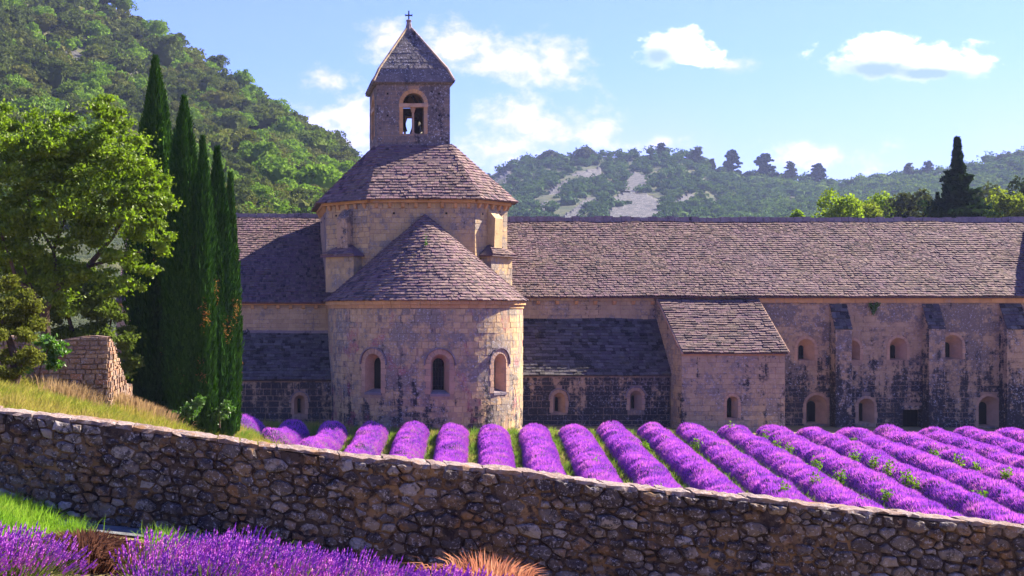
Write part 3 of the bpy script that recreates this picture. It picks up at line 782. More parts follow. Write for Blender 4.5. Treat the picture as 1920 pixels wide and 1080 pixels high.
# drum roof
r1, r2 = 5.42, 3.0; t1_, t2_ = 2.12, 2.08; rz0, rz1 = 12.03, 15.3
oe = octa(r1, r2); ot = octa(t1_, 1.9)
a = Acc()
V = [(DC[0] + x, DC[1] + y, rz0) for x, y in oe] + [(DC[0] + x, DC[1] + y, rz1) for x, y in ot] + [(DC[0] + x * .9, DC[1] + y * .9, rz0 - .02) for x, y in oe]
a.add(V, [[k, (k + 1) % 8, 8 + (k + 1) % 8, 8 + k] for k in range(8)], [[(k + 1) % 8, k, 16 + k, 16 + (k + 1) % 8] for k in range(8)])
R_dr = mk('drum_roof', a, M['cone'], AB)
allt = []
for k in range(8):
    p, q = np.array(oe[k]), np.array(oe[(k + 1) % 8]); tp, tq = np.array(ot[k]), np.array(ot[(k + 1) % 8])
    L = np.linalg.norm(q - p); U = (q - p) / L; nrm = np.array([U[1], -U[0]])
    run = float(np.dot(p - tp, nrm)); sl_len = math.hypot(run, rz1 - rz0)
    mpp = plane_map((DC[0] + p[0], DC[1] + p[1], rz0), (U[0], U[1], 0), (-nrm[0] * run, -nrm[1] * run, rz1 - rz0))
    la = float(np.dot(tp - p, U)); lb = float(np.dot(tq - p, U)); n = 20
    allt.append(tiles(mpp, n, sl_len / n, lambda b, la=la, sl_len=sl_len: la * b / sl_len, lambda b, lb=lb, L=L, sl_len=sl_len: L + (lb - L) * b / sl_len, wm=.22, seed=80 + k, th=.055))
put_tiles(np.concatenate(allt), M['cone'], R_dr, single=300, key=lambda c: c[1] + abs(c[0] - 9.4) * .25)
# pedestals with little pyramid roofs and the thin buttresses on the oblique faces
for s, k in ((-1, 7), (1, 1)):
    p, q = oc[k], oc[(k + 1) % 8]; L = math.hypot(q[0] - p[0], q[1] - p[1]); ang = math.atan2(q[1] - p[1], q[0] - p[0])
    mpk = flat_map((DC[0] + p[0], DC[1] + p[1]), ang); c = L / 2; hw = .98; pr = .66
    a = Acc(); prism(a, mpk, c - hw, c + hw, 7.2, 9.14, -.1, pr); o = mk('pedestal', a, M['drum'], AB)
    side1 = ashlar(lambda u, v, w=0.: mpk(np.asarray(u), v, np.asarray(w) + pr), c - hw, c + hw, 7.9, 9.1, seed=90 + k, wm=.5)
    put_blocks(side1, M['drum'], o)
    a = Acc(); h2 = hw + .2; p2 = pr + .22
    u = [c - h2, c + h2, c + h2, c - h2, c - .15, c + .15]; v = [9.14, 9.14, 9.14, 9.14, 9.85, 9.85]; w = [-.1, -.1, p2, p2, -.1, -.1]
    V = mpk(u, v, w); V2 = mpk(u[:4], [9.06] * 4, w[:4])
    a.add(np.concatenate([V, V2]), [[3, 2, 5, 4], [0, 3, 4, 4], [2, 1, 5, 5]], [[6, 7, 8, 9], [3, 9, 8, 2], [0, 6, 9, 3], [2, 8, 7, 1]])
    rf_ = mk('pedestal_roof', a, M['cone'], AB)
    O = mpk([c - h2], [9.14], [p2])[0]; U = mpk([c + h2], [9.14], [p2])[0] - O; T = mpk([c - h2], [9.85], [-.1])[0] - O
    run = float(np.linalg.norm(T)); mpp = plane_map(O, U, T)
    put_tiles(tiles(mpp, 7, run / 7, lambda b: (h2 - .15) * b / run, lambda b: 2 * h2 - (h2 - .15) * b / run, wm=.3, seed=95 + k), M['cone'], rf_)
    a = Acc(); bw = .36
    V = np.concatenate([mpk([c - bw, c + bw, c + bw, c - bw], [9.2] * 4, [-.02, -.02, .42, .42]), mpk([c - bw, c + bw, c + bw, c - bw], [11.65, 11.65, 11.1, 11.1], [-.02, -.02, .5, .5])])
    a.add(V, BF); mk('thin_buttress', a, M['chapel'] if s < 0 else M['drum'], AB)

# --- bell tower
TC = (9.12, 71.4); th = 2.0; tz0, tz1 = 14.9, 18.74
tower_o = Op(0, .57, Z(251, 69.4), Z(194, 69.4))
wa = Acc(); parts4 = []; bk = []
for k in range(4):
    ang = k * math.pi / 2
    c, s = math.cos(ang), math.sin(ang)
    base = (TC[0] + th * s, TC[1] - th * c)
    mpk = flat_map(base, ang)
    wall_surface(wa, mpk, -th, th, tz0, tz1, [tower_o], du=1.)
    inn = flat_map((TC[0] + (th - .45) * s, TC[1] - (th - .45) * c), ang)
    wall_surface(wa, inn, -th + .45, th - .45, tz0 + .2, tz1, [tower_o], du=1.)
    reveal(wa, mpk, tower_o, tower_o, .45); ringA = Acc(); linA = Acc(); colA = Acc(); parts4.append((ringA, linA, colA))
    arc_blocks(ringA, mpk, tower_o, .575, .78, -.1, .03, 11)
    for sgn in (-1, 1):
        v = tower_o.v0
        while v < tower_o.v1 - .05:
            vb = min(v + .3, tower_o.v1); prism(ringA, mpk, *sorted((sgn * .575, sgn * .77)), v + .005, vb - .005, -.1, .025); v = vb
    prism(linA, mpk, -.8, .8, tower_o.v1 - .2, tower_o.v1 + .0, -.3, .06)
    cc = mpk([0.], [0.], -.2)[0]; hcol = tower_o.v1 - .2 - tower_o.v0
    lathe(colA, (cc[0], cc[1], tower_o.v0), [(.12, 0), (.12, .06), (.07, .12), (.065, hcol - .28), (.08, hcol - .26), (.15, hcol - .04), (.15, hcol)], 10)
    if k in (0, 3): bk += ashlar(mpk, -th, th, tz0 + .1, tz1 - .05, [Op(0, .72, tower_o.v0 - .05, tower_o.v1)], seed=100 + k, h=.27, wm=.5, margin=.02)
W_t = mk('bell_tower_wall', wa, M['joint'], AB); put_blocks(bk, M['tower'], W_t)
for ringA, linA, colA in parts4: mk('belfry_arch', ringA, M['dressed'], W_t); mk('belfry_lintel', linA, M['surround'], W_t); mk('belfry_column', colA, M['surround'], W_t)
a = Acc()
for ux, uz in ((-1.42, 18.05), (1.4, 18.05), (-1.42, 16.85), (1.4, 16.85)): prism(a, flat_map((TC[0], TC[1] - th)), ux - .05, ux + .05, uz, uz + .1, -.02, .028)
mk('putlog_holes', a, M['glass_recess'], W_t)  # dark plates on the tower face, shade of the holes painted
a = Acc(); add_box(a, TC[0] - 2.1, TC[0] + 2.1, TC[1] - 2.1, TC[1] + 2.1, tz0 - .3, 15.34)
mk('tower_plinth', a, M['tower'], AB)
a = Acc(); add_box(a, TC[0] - 1.54, TC[0] + 1.54, TC[1] - 1.54, TC[1] + 1.54, 15.3, 15.5); mk('belfry_floor', a, M['oldwood'], W_t)
# bells hung on a timber frame
a = Acc()
for x in (-.75, .75):
    for y in (-.7, .7): add_box(a, TC[0] + x - .08, TC[0] + x + .08, TC[1] + y - .08, TC[1] + y + .08, 15.5, 18.2)
for y in (-.7, .7):
    add_box(a, TC[0] - .95, TC[0] + .95, TC[1] + y - .09, TC[1] + y + .09, 17.3, 17.5)
for x in (-.35, .4): add_box(a, TC[0] + x - .08, TC[0] + x + .08, TC[1] - .9, TC[1] + .9, 17.1, 17.28)
for sx in (-1, 1): tube(a, [(TC[0] + sx * .7, TC[1] - .7, 17.4), (TC[0] + sx * .1, TC[1] - .7, 18.2)], [.07, .07], 5)
mk('bell_frame', a, M['oldwood'], W_t)
for x, r_, z_ in ((.42, .38, 16.2), (-.38, .3, 16.35)):
    a = Acc(); lathe(a, (TC[0] + x, TC[1], z_), [(0, .02), (r_ * .5, .0), (r_, -.02), (r_ * .93, .08), (r_ * .72, .3), (r_ * .62, .62), (r_ * .5, .75), (.05, .82), (.05, 1.0)], 16)
    mk('bell', a, M['bronze'], W_t)
# pyramid roof with kicked eaves, hip ribs, finial and cross
a = Acc()
prof = [(2.1, 18.62), (2.24, 18.7), (2.2, 18.8), (1.86, 19.5), (.16, 22.05)]
V = []
for h, z in prof: V += [(TC[0] - h, TC[1] - h, z), (TC[0] + h, TC[1] - h, z), (TC[0] + h, TC[1] + h, z), (TC[0] - h, TC[1] + h, z)]
a.add(V, [[4 * i + k, 4 * i + (k + 1) % 4, 4 * i + 4 + (k + 1) % 4, 4 * i + 4 + k] for i in range(4) for k in range(4)], [[3, 2, 1, 0], [16, 17, 18, 19]])
R_t = mk('tower_roof', a, M['towerroof'], AB)
# courses of flat slabs on each face
vv = []
for k in range(4):
    ang = k * math.pi / 2; c, s = math.cos(ang), math.sin(ang)
    n = 13
    for i in range(n):
        f0, f1 = i / n, (i + 1) / n; h0 = 1.86 + (.16 - 1.86) * f0; h1 = 1.86 + (.16 - 1.86) * f1; z0 = 19.5 + 2.55 * f0; z1 = 19.5 + 2.55 * f1
        m_ = max(1, int(2 * h0 / .5)); rr2 = random.Random(i * 7 + k)
        cuts = [0] + sorted(rr2.uniform(.05, .95) for _ in range(m_ - 1)) + [1]
        for cA, cB in zip(cuts[:-1], cuts[1:]):
            if cB - cA < .04: continue
            pr = rr2.uniform(.005, .02); row = []
            for off in (-.02, pr):
                for (cc_, hh, zz) in ((cA + .012, h0, z0 + .012), (cB - .012, h0, z0 + .012), (cB - .012, h1, z1), (cA + .012, h1, z1)):
                    u = -hh + 2 * hh * cc_; w = hh + off
                    row.append((TC[0] + u * c + w * s, TC[1] + u * s - w * c, zz + off * .6))
            vv.append(np.array(row))
put_blocks(vv, M['towerroof'], R_t, rest='roof_slabs')
a = Acc()
for sx, sy in ((-1, -1), (1, -1), (1, 1), (-1, 1)):
    tube(a, [(TC[0] + sx * 2.2, TC[1] + sy * 2.2, 18.78), (TC[0] + sx * 1.87, TC[1] + sy * 1.87, 19.5), (TC[0] + sx * .14, TC[1] + sy * .14, 22.1)], [.08, .08, .07], 6)
mk('roof_hip', a, M['annex'], R_t)
a = Acc(); lathe(a, (TC[0], TC[1], 21.75), [(.36, 0), (.3, .15), (.17, .45), (.12, .75), (.16, .78), (.16, .83), (.09, .88), (0, .9)], 8); mk('finial', a, M['ridge'], R_t)
a = Acc(); add_box(a, TC[0] - .035, TC[0] + .035, TC[1] - .03, TC[1] + .03, 22.6, 23.12); add_box(a, TC[0] - .19, TC[0] - .035, TC[1] - .03, TC[1] + .03, 22.83, 22.9); add_box(a, TC[0] + .035, TC[0] + .19, TC[1] - .03, TC[1] + .03, 22.83, 22.9)
for dx, dz in ((-.2, 22.81), (.165, 22.81)): add_box(a, TC[0] + dx, TC[0] + dx + .035, TC[1] - .034, TC[1] + .034, dz, dz + .11)
mk('cross', a, M['iron'], R_t)
# tall wing further to the right, whose shadow falls on the slates at the edge of the picture
a = Acc(); add_box(a, 46.6, 53, 68.2, 75, -1, 11.6)
mk('side_wing', a, M['wing'], AB)

# ------------------------------------------------------------------ rubble wall along the road
WTOP = [(-400, 722), (0, 766), (60, 775), (240, 797), (480, 832), (700, 858), (960, 882), (1200, 913), (1440, 936), (1700, 963), (1920, 986), (2200, 1015)]
_wx = [X(p, WY) for p, _ in WTOP]; _wz = [Z(q, WY) for _, q in WTOP]
def wtop(x): return np.interp(x, _wx, _wz)
RW = empty('roadside_wall', (3.5, WY, float(front_z(3.5, WY))))
tag(RW, 'long weathered rubble stone wall sloping down in front of the lavender field', 'stone wall')
def rubble_mat(name, cols, dark=.5):
    m, t = new_mat(name); p = t.pos(); r = rnd(t)
    n0 = t.noise(p, 1.1, 4, .6); n1 = t.noise(p, 7, 6, .7, .4); n2 = t.noise(p, 22, 5, .75); n3 = t.noise(p, 70, 3, .7)
    base = colramp(t, t.math('FRACT', t.math('MULTIPLY', r, 7.31)), [(k / (len(cols) - 1), c) for k, c in enumerate(cols)])
    dm = t.ramp(t.math('ADD', t.math('MULTIPLY', n1, .6), t.math('ADD', t.math('MULTIPLY', n2, .25), t.math('MULTIPLY', n0, .25))), .52, .62, 0., dark)
    base = t.mix(dm, base, (.022, .018, .026))
    base = t.mix(t.ramp(n2, .54, .62, 0., .8), base, (.42, .38, .38))
    base = t.mix(t.ramp(t.noise(p, 2.2, 5, .65), .53, .66, 0., .7), base, (.24, .125, .05))
    principled(t, base, .95, t.math('ADD', t.math('ADD', n1, n2), t.math('MULTIPLY', n3, .5)), .035, 1.)
    return m
M['rubble'] = rubble_mat('rubble_stone', [(.14, .115, .105), (.06, .045, .046), (.22, .17, .13), (.085, .066, .064), (.19, .12, .065), (.32, .28, .26), (.1, .07, .055)], .9)
M['coping'] = rubble_mat('coping_stone', [(.28, .2, .17), (.24, .16, .13), (.3, .23, .21), (.2, .14, .13)], .45)
def mortar_mat():
    m, t = new_mat('lime_mortar'); p = t.pos(); n0 = t.noise(p, .9, 4, .6); n1 = t.noise(p, 7, 6, .7); n2 = t.noise(p, 45, 4, .7)
    c = t.mix(t.ramp(n0, .42, .6), (.07, .047, .038), (.25, .15, .075)); c = t.mix(t.ramp(n1, .44, .6, 0., .9), c, (.022, .015, .018))
    c = t.mix(t.ramp(n2, .6, .7, 0., .4), c, (.3, .26, .24))
    principled(t, c, .97, t.math('ADD', n1, n2), .04, 1.); return m
M['mortar'] = mortar_mat()

def clip_poly(poly, nx, ny, d):
    out = []
    n = len(poly)
    for i in range(n):
        p, q = poly[i], poly[(i + 1) % n]; a_, b_ = p[0] * nx + p[1] * ny - d, q[0] * nx + q[1] * ny - d
        if a_ <= 0: out.append(p)
        if (a_ < 0) != (b_ < 0) and a_ != b_:
            t = a_ / (a_ - b_); out.append((p[0] + (q[0] - p[0]) * t, p[1] + (q[1] - p[1]) * t))
    return out
def build_rubble():
    r = random.Random(21); x0, x1 = -4.6, 11.6; AS = 1.6
    # sites in (x / AS, depth below the top), thrown with their own radii and relaxed by rejection
    H = lambda x: float(wtop(x) - front_z(x, WY)) + .25
    sites = []; gridh = {}
    def near(x, v, k=1):
        ci, cj = int(x // .4), int(v // .4)
        for i in range(ci - k, ci + k + 1):
            for j in range(cj - k, cj + k + 1): yield from gridh.get((i, j), ())
    def far_enough(x, v, rad):
        for sx, sv, sr in near(x, v):
            if math.hypot((sx - x) / AS, sv - v) < (rad + sr) * .5: return False
        return True
    for rad, tries in ((.185, 140), (.14, 900), (.1, 5000), (.066, 20000)):
        for _ in range(tries):
            x = r.uniform(x0, x1); v = r.uniform(.09, H(x))
            v = (round(v / .13) * .13) * .4 + v * .6
            if v < .09: continue
            if far_enough(x, v, rad): sites.append((x, v, rad)); gridh.setdefault((int(x // .4), int(v // .4)), []).append((x, v, rad))
    cells = []
    for i, (x, v, rad) in enumerate(sites):
        px, pv = x / AS, v
        poly = [(px - .3, pv - .3), (px + .3, pv - .3), (px + .3, pv + .3), (px - .3, pv + .3)]
        for x2, v2, r2 in near(x, v, 2):
            if (x2 == x and v2 == v) or abs(x2 - x) > .75 or abs(v2 - v) > .55: continue
            qx, qv = x2 / AS, v2; nx, ny = qx - px, qv - pv; L = math.hypot(nx, ny)
            # power diagram: bigger stones keep more room
            d = (qx * qx + qv * qv - px * px - pv * pv + rad * rad * .3 - r2 * r2 * .3) / 2
            poly = clip_poly(poly, nx, ny, d)
            if len(poly) < 3: break
        if len(poly) < 3: continue
        poly = clip_poly(poly, 0, -1, -.055)
        if len(poly) < 3: continue
        cells.append([(a_ * AS, b_) for a_, b_ in poly])
    objs = []
    for poly in cells:
        P_ = np.array(poly); c = P_.mean(0)
        # resample the outline, shrink it and make it uneven
        per = [];
        for i in range(len(P_)):
            p, q = P_[i], P_[(i + 1) % len(P_)]; l = np.linalg.norm(q - p); k = max(1, int(l / .06))
            for j in range(k): per.append(p + (q - p) * j / k)
        per = np.array(per); n = len(per)
        area = .5 * abs(np.dot(P_[:, 0], np.roll(P_[:, 1], 1)) - np.dot(P_[:, 1], np.roll(P_[:, 0], 1)))
        if area < .0018 or n < 4: continue
        sz = math.sqrt(area)
        # soften corners
        per = .06 * np.roll(per, 1, 0) + .88 * per + .06 * np.roll(per, -1, 0)
        gap = (r.uniform(.003, .012) if r.random() < .65 else r.uniform(.014, .032)) * min(1, sz / .12)
        d = per - c; rad = np.linalg.norm(d, axis=1, keepdims=True)
        ring = c + d * (1 - gap / rad) * 1.0
        ring += np.array([[r.uniform(-1, 1), r.uniform(-1, 1)] for _ in range(n)]) * sz * .075
        pr = r.uniform(.012, .055) * min(1.3, sz / .14)
        tilt = (r.uniform(-.45, .45), r.uniform(-.4, .5))
        rings = []
        for f, w in ((1., -.05), (.96, pr * .4), (.84, pr * .95), (.45, pr * 1.15)):
            q = c + (ring - c) * f; jn = np.array([[r.uniform(-1, 1), r.uniform(-1, 1)] for _ in range(n)]) * sz * .04 * (f < .99)
            q = q + jn; ww = w + (0 if w < 0 else 1) * ((q - c) @ np.array(tilt)) * .45 + np.array([r.uniform(-1, 1) for _ in range(n)]) * .008 * (w > 0)
            rings.append((q, ww if isinstance(ww, np.ndarray) else np.full(n, ww)))
        V = []
        for q, ww in rings:
            for (xx, vv_), w_ in zip(q, ww): V.append((xx, WY - w_, float(wtop(xx)) - vv_))
        V.append((c[0], WY - pr * 1.15 - r.uniform(-.01, .012), float(wtop(c[0])) - c[1]))
        Fq = [[i * n + k, i * n + n + k, i * n + n + (k + 1) % n, i * n + (k + 1) % n] for i in range(3) for k in range(n)]
        Ft = [[3 * n + k, 4 * n, 3 * n + (k + 1) % n] for k in range(n)]
        vis = area if (-3.32 < c[0] < 10.45) and Z(1085, WY) < V[-1][2] else area * .1
        objs.append((vis, V, Fq, Ft))
    objs.sort(key=lambda t: -t[0])
    # core of mortar, rough face
    a = Acc(); xs = np.arange(x0 - .2, x1 + .21, .07); nv = 22
    g = []
    for x in xs:
        zt = float(wtop(x)) - .06; zb = float(front_z(x, WY)) - .5
        for k in range(nv + 1):
            z = zt + (zb - zt) * k / nv
            g.append((x, WY - .004 - .05 * float(fbm(x * 4, z * 4)) * 2, z))
    a.add(g, [[i * (nv + 1) + k, i * (nv + 1) + k + 1, (i + 1) * (nv + 1) + k + 1, (i + 1) * (nv + 1) + k] for i in range(len(xs) - 1) for k in range(nv)])
    g = []
    for x in xs:
        zt = float(wtop(x)) - .06; g += [(x, WY + .012, zt), (x, WY + .5, zt), (x, WY + .5, -1.5)]
    a.add(g, [[i * 3 + k, i * 3 + k + 1, i * 3 + 4 + k, i * 3 + 3 + k] for i in range(len(xs) - 1) for k in range(2)])
    core = mk('mortar', a, M['mortar'], RW, smooth=True)
    for vis, V, Fq, Ft in objs[:300]:
        b = Acc(); b.add(V, Fq, Ft); mk('stone', b, M['rubble'], RW, origin=V[-1])
    b = Acc()
    for vis, V, Fq, Ft in objs[300:]: b.add(V, Fq, Ft)
    tag(mk('small_stones', b, M['rubble'], RW), kind='stuff')
    # coping: flat irregular stones bedded along the top, pale where the sun reaches them
    x = x0 - .1
    while x < x1:
        l = r.uniform(.22, .62); dep = 0.; nseg = 4
        h = r.uniform(.035, .09); f0 = r.uniform(-.01, .09); dz = r.uniform(-.014, .012)
        nx_ = max(3, int(l / .09)); ny_ = 5; V = []
        for layer in (0, 1):
            for i in range(nx_ + 1):
                for j in range(ny_ + 1):
                    xx = x + .008 + (l - .016) * i / nx_; edge = (i in (0, nx_)) or (j in (0, ny_))
                    yy = WY - .03 + f0 * .5 + .5 * j / ny_ + (r.uniform(-.028, .028))
                    zz = float(wtop(xx)) + (.0 if layer else -h) + dz + (r.uniform(-.016, .016) - (.014 if edge else 0)) * layer
                    V.append((xx + (r.uniform(-.006, .006)), yy, zz))
        m_ = (nx_ + 1) * (ny_ + 1); Fq = []
        for i in range(nx_):
            for j in range(ny_):
                q = i * (ny_ + 1) + j; Fq.append([m_ + q, m_ + q + ny_ + 1, m_ + q + ny_ + 2, m_ + q + 1])
        bd = [i * (ny_ + 1) for i in range(nx_ + 1)] + [nx_ * (ny_ + 1) + j for j in range(1, ny_ + 1)] + [i * (ny_ + 1) + ny_ for i in range(nx_ - 1, -1, -1)] + [j for j in range(ny_ - 1, 0, -1)]
        for p, q in zip(bd, bd[1:] + bd[:1]): Fq.append([p, q, m_ + q, m_ + p])
        b = Acc(); b.add(V, Fq); mk('coping_stone', b, M['coping'], RW, origin=tuple(np.mean(V, 0)))
        x += l
build_rubble()

# ------------------------------------------------------------------ ruined garden wall on the bank
def build_ruin():
    cx, cy = X(203, 30), 30.0
    RU = empty('ruined_wall', (cx, cy, float(back_z(cx, cy))))
    tag(RU, 'broken corner of an old dry stone wall on the grassy bank beside the cypresses, its end face sunlit', 'ruined wall')
    mt = rubble_mat('ruin_stone', [(.34, .2, .11), (.26, .17, .12), (.38, .24, .13), (.2, .14, .11), (.38, .18, .09)], .35)
    zt = Z(634, 30)
    fmp_ = flat_map((0, cy)); smp = flat_map((cx, cy), math.pi / 2)
    top = lambda u: float(np.interp(u, [0, .8, 1.5, 4.2, 4.3, 6.0, 6.1, 9, 11], [zt, zt - .05, Z(655, 31.5), Z(716, 34.2), Z(718, 34.3), Z(720, 36), Z(740, 36.1), Z(785, 39), 2.2]))
    ftop = lambda u: zt + .06 * math.sin(u * 3)
    x0 = cx - 4.0
    a = Acc(); wall_surface(a, fmp_, x0, cx, 2.4, ftop, du=.3, w=-.03); wall_surface(a, smp, 0, 10.5, 1.6, top, du=.3, w=-.03)
    # the thickness of the wall: top and inner faces
    def tops(u0, u1, n, f, P_):
        for k in range(n):
            ua, ub = u0 + (u1 - u0) * k / n, u0 + (u1 - u0) * (k + 1) / n
            a.add([P_(ua, 0, f(ua)), P_(ub, 0, f(ub)), P_(ub, .55, f(ub)), P_(ua, .55, f(ua))], [[0, 1, 2, 3]])
            a.add([P_(ua, .55, f(ua)), P_(ub, .55, f(ub)), P_(ub, .55, 1.5), P_(ua, .55, 1.5)], [[0, 1, 2, 3]])
    tops(x0, cx, 12, ftop, lambda u, d, z: (u, cy + .03 + d, z)); tops(0, 10.5, 40, top, lambda u, d, z: (cx - .03 - d, cy + u, z))
    core = mk('wall_core', a, mt, RU)
    b1 = ashlar(fmp_, x0, cx, 2.9, ftop, seed=51, h=.13, wm=.22, gap=.012, proud=(.0, .05), jit=.016)
    b2 = ashlar(smp, 0, 10.5, 1.8, top, seed=52, h=.12, wm=.18, gap=.012, proud=(.0, .06), jit=.018)
    gz = lambda c: float(back_z(c[0], c[1]))
    b = [q for q in b1 + b2 if q.mean(0)[2] > gz(q.mean(0)) - .1]
    put_blocks(b, mt, RU, single=300, name='stone', key=lambda c: c[1] + abs(c[0] - cx) * .5, rest='small_stones')
build_ruin()

# ------------------------------------------------------------------ vegetation helpers
def rand_unit(r, n):
    v = r.normal(size=(n, 3)); return v / np.linalg.norm(v, axis=1, keepdims=True)
def leaf_quads(a, C, size, r, nbias=None, aspect=.6, tint=None, tri=False):
    """one leaf (a bent diamond of two triangles) per centre"""
    n = len(C); d = rand_unit(r, n)
    if nbias is not None: d = d + nbias; d /= np.linalg.norm(d, axis=1, keepdims=True)
    e = np.cross(d, rand_unit(r, n)); e /= np.linalg.norm(e, axis=1, keepdims=True) + 1e-9; f = np.cross(d, e)
    s = size * r.uniform(.6, 1.3, (n, 1))
    V = np.stack([C - e * s, C + f * s * aspect + d * s * .15, C + e * s, C - f * s * aspect + d * s * .15], 1).reshape(-1, 3)
    i = np.arange(n)[:, None] * 4
    a.add(V, np.concatenate([i, i + 1, i + 2, i + 3], 1), tint=None if tint is None else np.repeat(tint, 4))
ICO = None
def ico(sub=2):
    bm = bmesh.new(); bmesh.ops.create_icosphere(bm, subdivisions=sub, radius=1); V = np.array([v.co[:] for v in bm.verts]); Fc = np.array([[v.index for v in f.verts] for f in bm.faces]); bm.free(); return V, Fc
IV2, IF2 = ico(2); IV1, IF1 = ico(1)
def crown(a, c, rx, ry, rz, nleaf, leaf, seed, nclump=14, hull=.8, tint=None):
    """crown of leaf clumps over an uneven hull"""
    r = np.random.default_rng(seed)
    if hull:
        IV, IF = (IV2, IF2) if nleaf > 300 else (IV1, IF1)
        d = 1 + .8 * fbm(IV[:, 0] * 1.7 + seed, IV[:, 1] * 1.7, IV[:, 2] * 1.7, 3)[:, None]
        V = IV * d * hull * np.array([rx, ry, rz]) + np.array(c); a.add(V, IF, tint=tint)
    cd = rand_unit(r, nclump); cd[:, 2] = np.abs(cd[:, 2]) * 1.1 - .25; cc = cd * r.uniform(.55, .95, (nclump, 1))
    cr = r.uniform(.22, .42, nclump); k = r.integers(0, nclump, nleaf); d = rand_unit(r, nleaf); d[:, 2] = np.where(d[:, 2] < -.3, -d[:, 2], d[:, 2])
    Pn = cc[k] + d * (cr[k] * r.uniform(.75, 1.1, nleaf))[:, None]
    Pn = Pn * np.array([rx, ry, rz]) + np.array(c)
    leaf_quads(a, Pn, leaf, r, nbias=d * .8, aspect=.7, tint=None if tint is None else np.full(nleaf, tint))

# ------------------------------------------------------------------ hills
def lerp_ridge(px, pts): return np.interp(px, [p for p, _ in pts], [q for _, q in pts])
LR = [(-900, -640), (-300, -330), (0, -130), (200, 4), (240, 30), (320, 84), (400, 132), (455, 163), (480, 188), (540, 228), (600, 265), (655, 302), (700, 352), (760, 420), (900, 470)]
RR = [(600, 470), (760, 425), (860, 375), (915, 332), (950, 312), (1020, 297), (1090, 290), (1160, 296), (1240, 288), (1310, 300), (1345, 322), (1430, 336), (1500, 342), (1560, 350), (1640, 344), (1690, 334), (1760, 326), (1850, 306), (1920, 288), (2100, 262), (2500, 200), (3200, 120)]
def hill_point(px, s, R, Y0, Y1, y0, bulge=0.):
    """s 0 at the foot, 1 on the ridge; the slope climbs away from the valley"""
    rp = lerp_ridge(px, R)
    py = y0 + (rp - y0) * s; Y = Y0 + (Y1 - Y0) * s ** 1.0
    return X(px, Y), Y, CZ - (py - HY) * Y / F
def hill_mesh(name, R, Y0, Y1, y0, pxs, ns, mat, amp, rockf=None):
    V = []; S_ = np.concatenate([[-.3, -.15], np.linspace(0, 1, ns), [1.05, 1.15, 1.3]])
    for s in S_:
        for px in pxs:
            if s < 0:
                x, y, z = hill_point(px, 0., R, Y0, Y1, y0); f = -s / .3; x *= 1 - .28 * f; y *= 1 - .28 * f; z = z * (1 - f) - f
            elif s <= 1: x, y, z = hill_point(px, s, R, Y0, Y1, y0)
            else:
                x, y, z = hill_point(px, 1., R, Y0, Y1, y0); f = s - 1; x *= 1 + f; y *= 1 + f; z = z - f * abs(z) * 1.2 - f * 30
            V.append((x, y, z))
    V = np.array(V); V[:, 2] += amp * fbm(V[:, 0] * .03, V[:, 1] * .03, V[:, 2] * .03) * np.repeat(np.clip(S_ * (1.02 - np.minimum(S_, 1)) * 5, 0, 1), len(pxs))
    a = Acc(); n = len(pxs); a.add(V, [[i * n + k, i * n + k + 1, (i + 1) * n + k + 1, (i + 1) * n + k] for i in range(len(S_) - 1) for k in range(n - 1)])
    return mk(name, a, mat, smooth=True)
def hill_mat():
    m, t = new_mat('hillside_scrub'); p = t.pos(); n = t.noise(p, .08, 8, .7); n2 = t.noise(p, .6, 5, .7)
    c = t.mix(t.ramp(n, .4, .6), (.03, .045, .018), (.07, .075, .03)); c = t.mix(t.ramp(n2, .5, .7, 0., .5), c, (.02, .03, .012))
    principled(t, c, .95, n2, 1., .8); return m
M['hill'] = hill_mat()
def rock_mat():
    m, t = new_mat('limestone_cliff'); p = t.pos(); n = t.noise(t.scale(p, (1, 1, .35)), .35, 8, .72); n2 = t.noise(t.scale(p, (1, 1, .5)), 1.6, 6, .7)
    c = t.mix(t.ramp(n, .35, .6), (.2, .185, .18), (.085, .083, .09)); c = t.mix(t.ramp(n2, .48, .62, 0., .85), c, (.035, .045, .025))
    principled(t, c, .95, t.math('ADD', n, n2), 1.2, 1.); return m
M['cliff'] = rock_mat()
LH = (130., 380., 440.); RH = (520., 880., 440.)
tag(hill_mesh('hillside', LR, *LH, np.arange(-900, 901, 20), 40, M['hill'], 10.), kind='structure')
tag(hill_mesh('far_hillside', RR, *RH, np.arange(600, 3201, 20), 30, M['hill'], 8.), kind='structure')

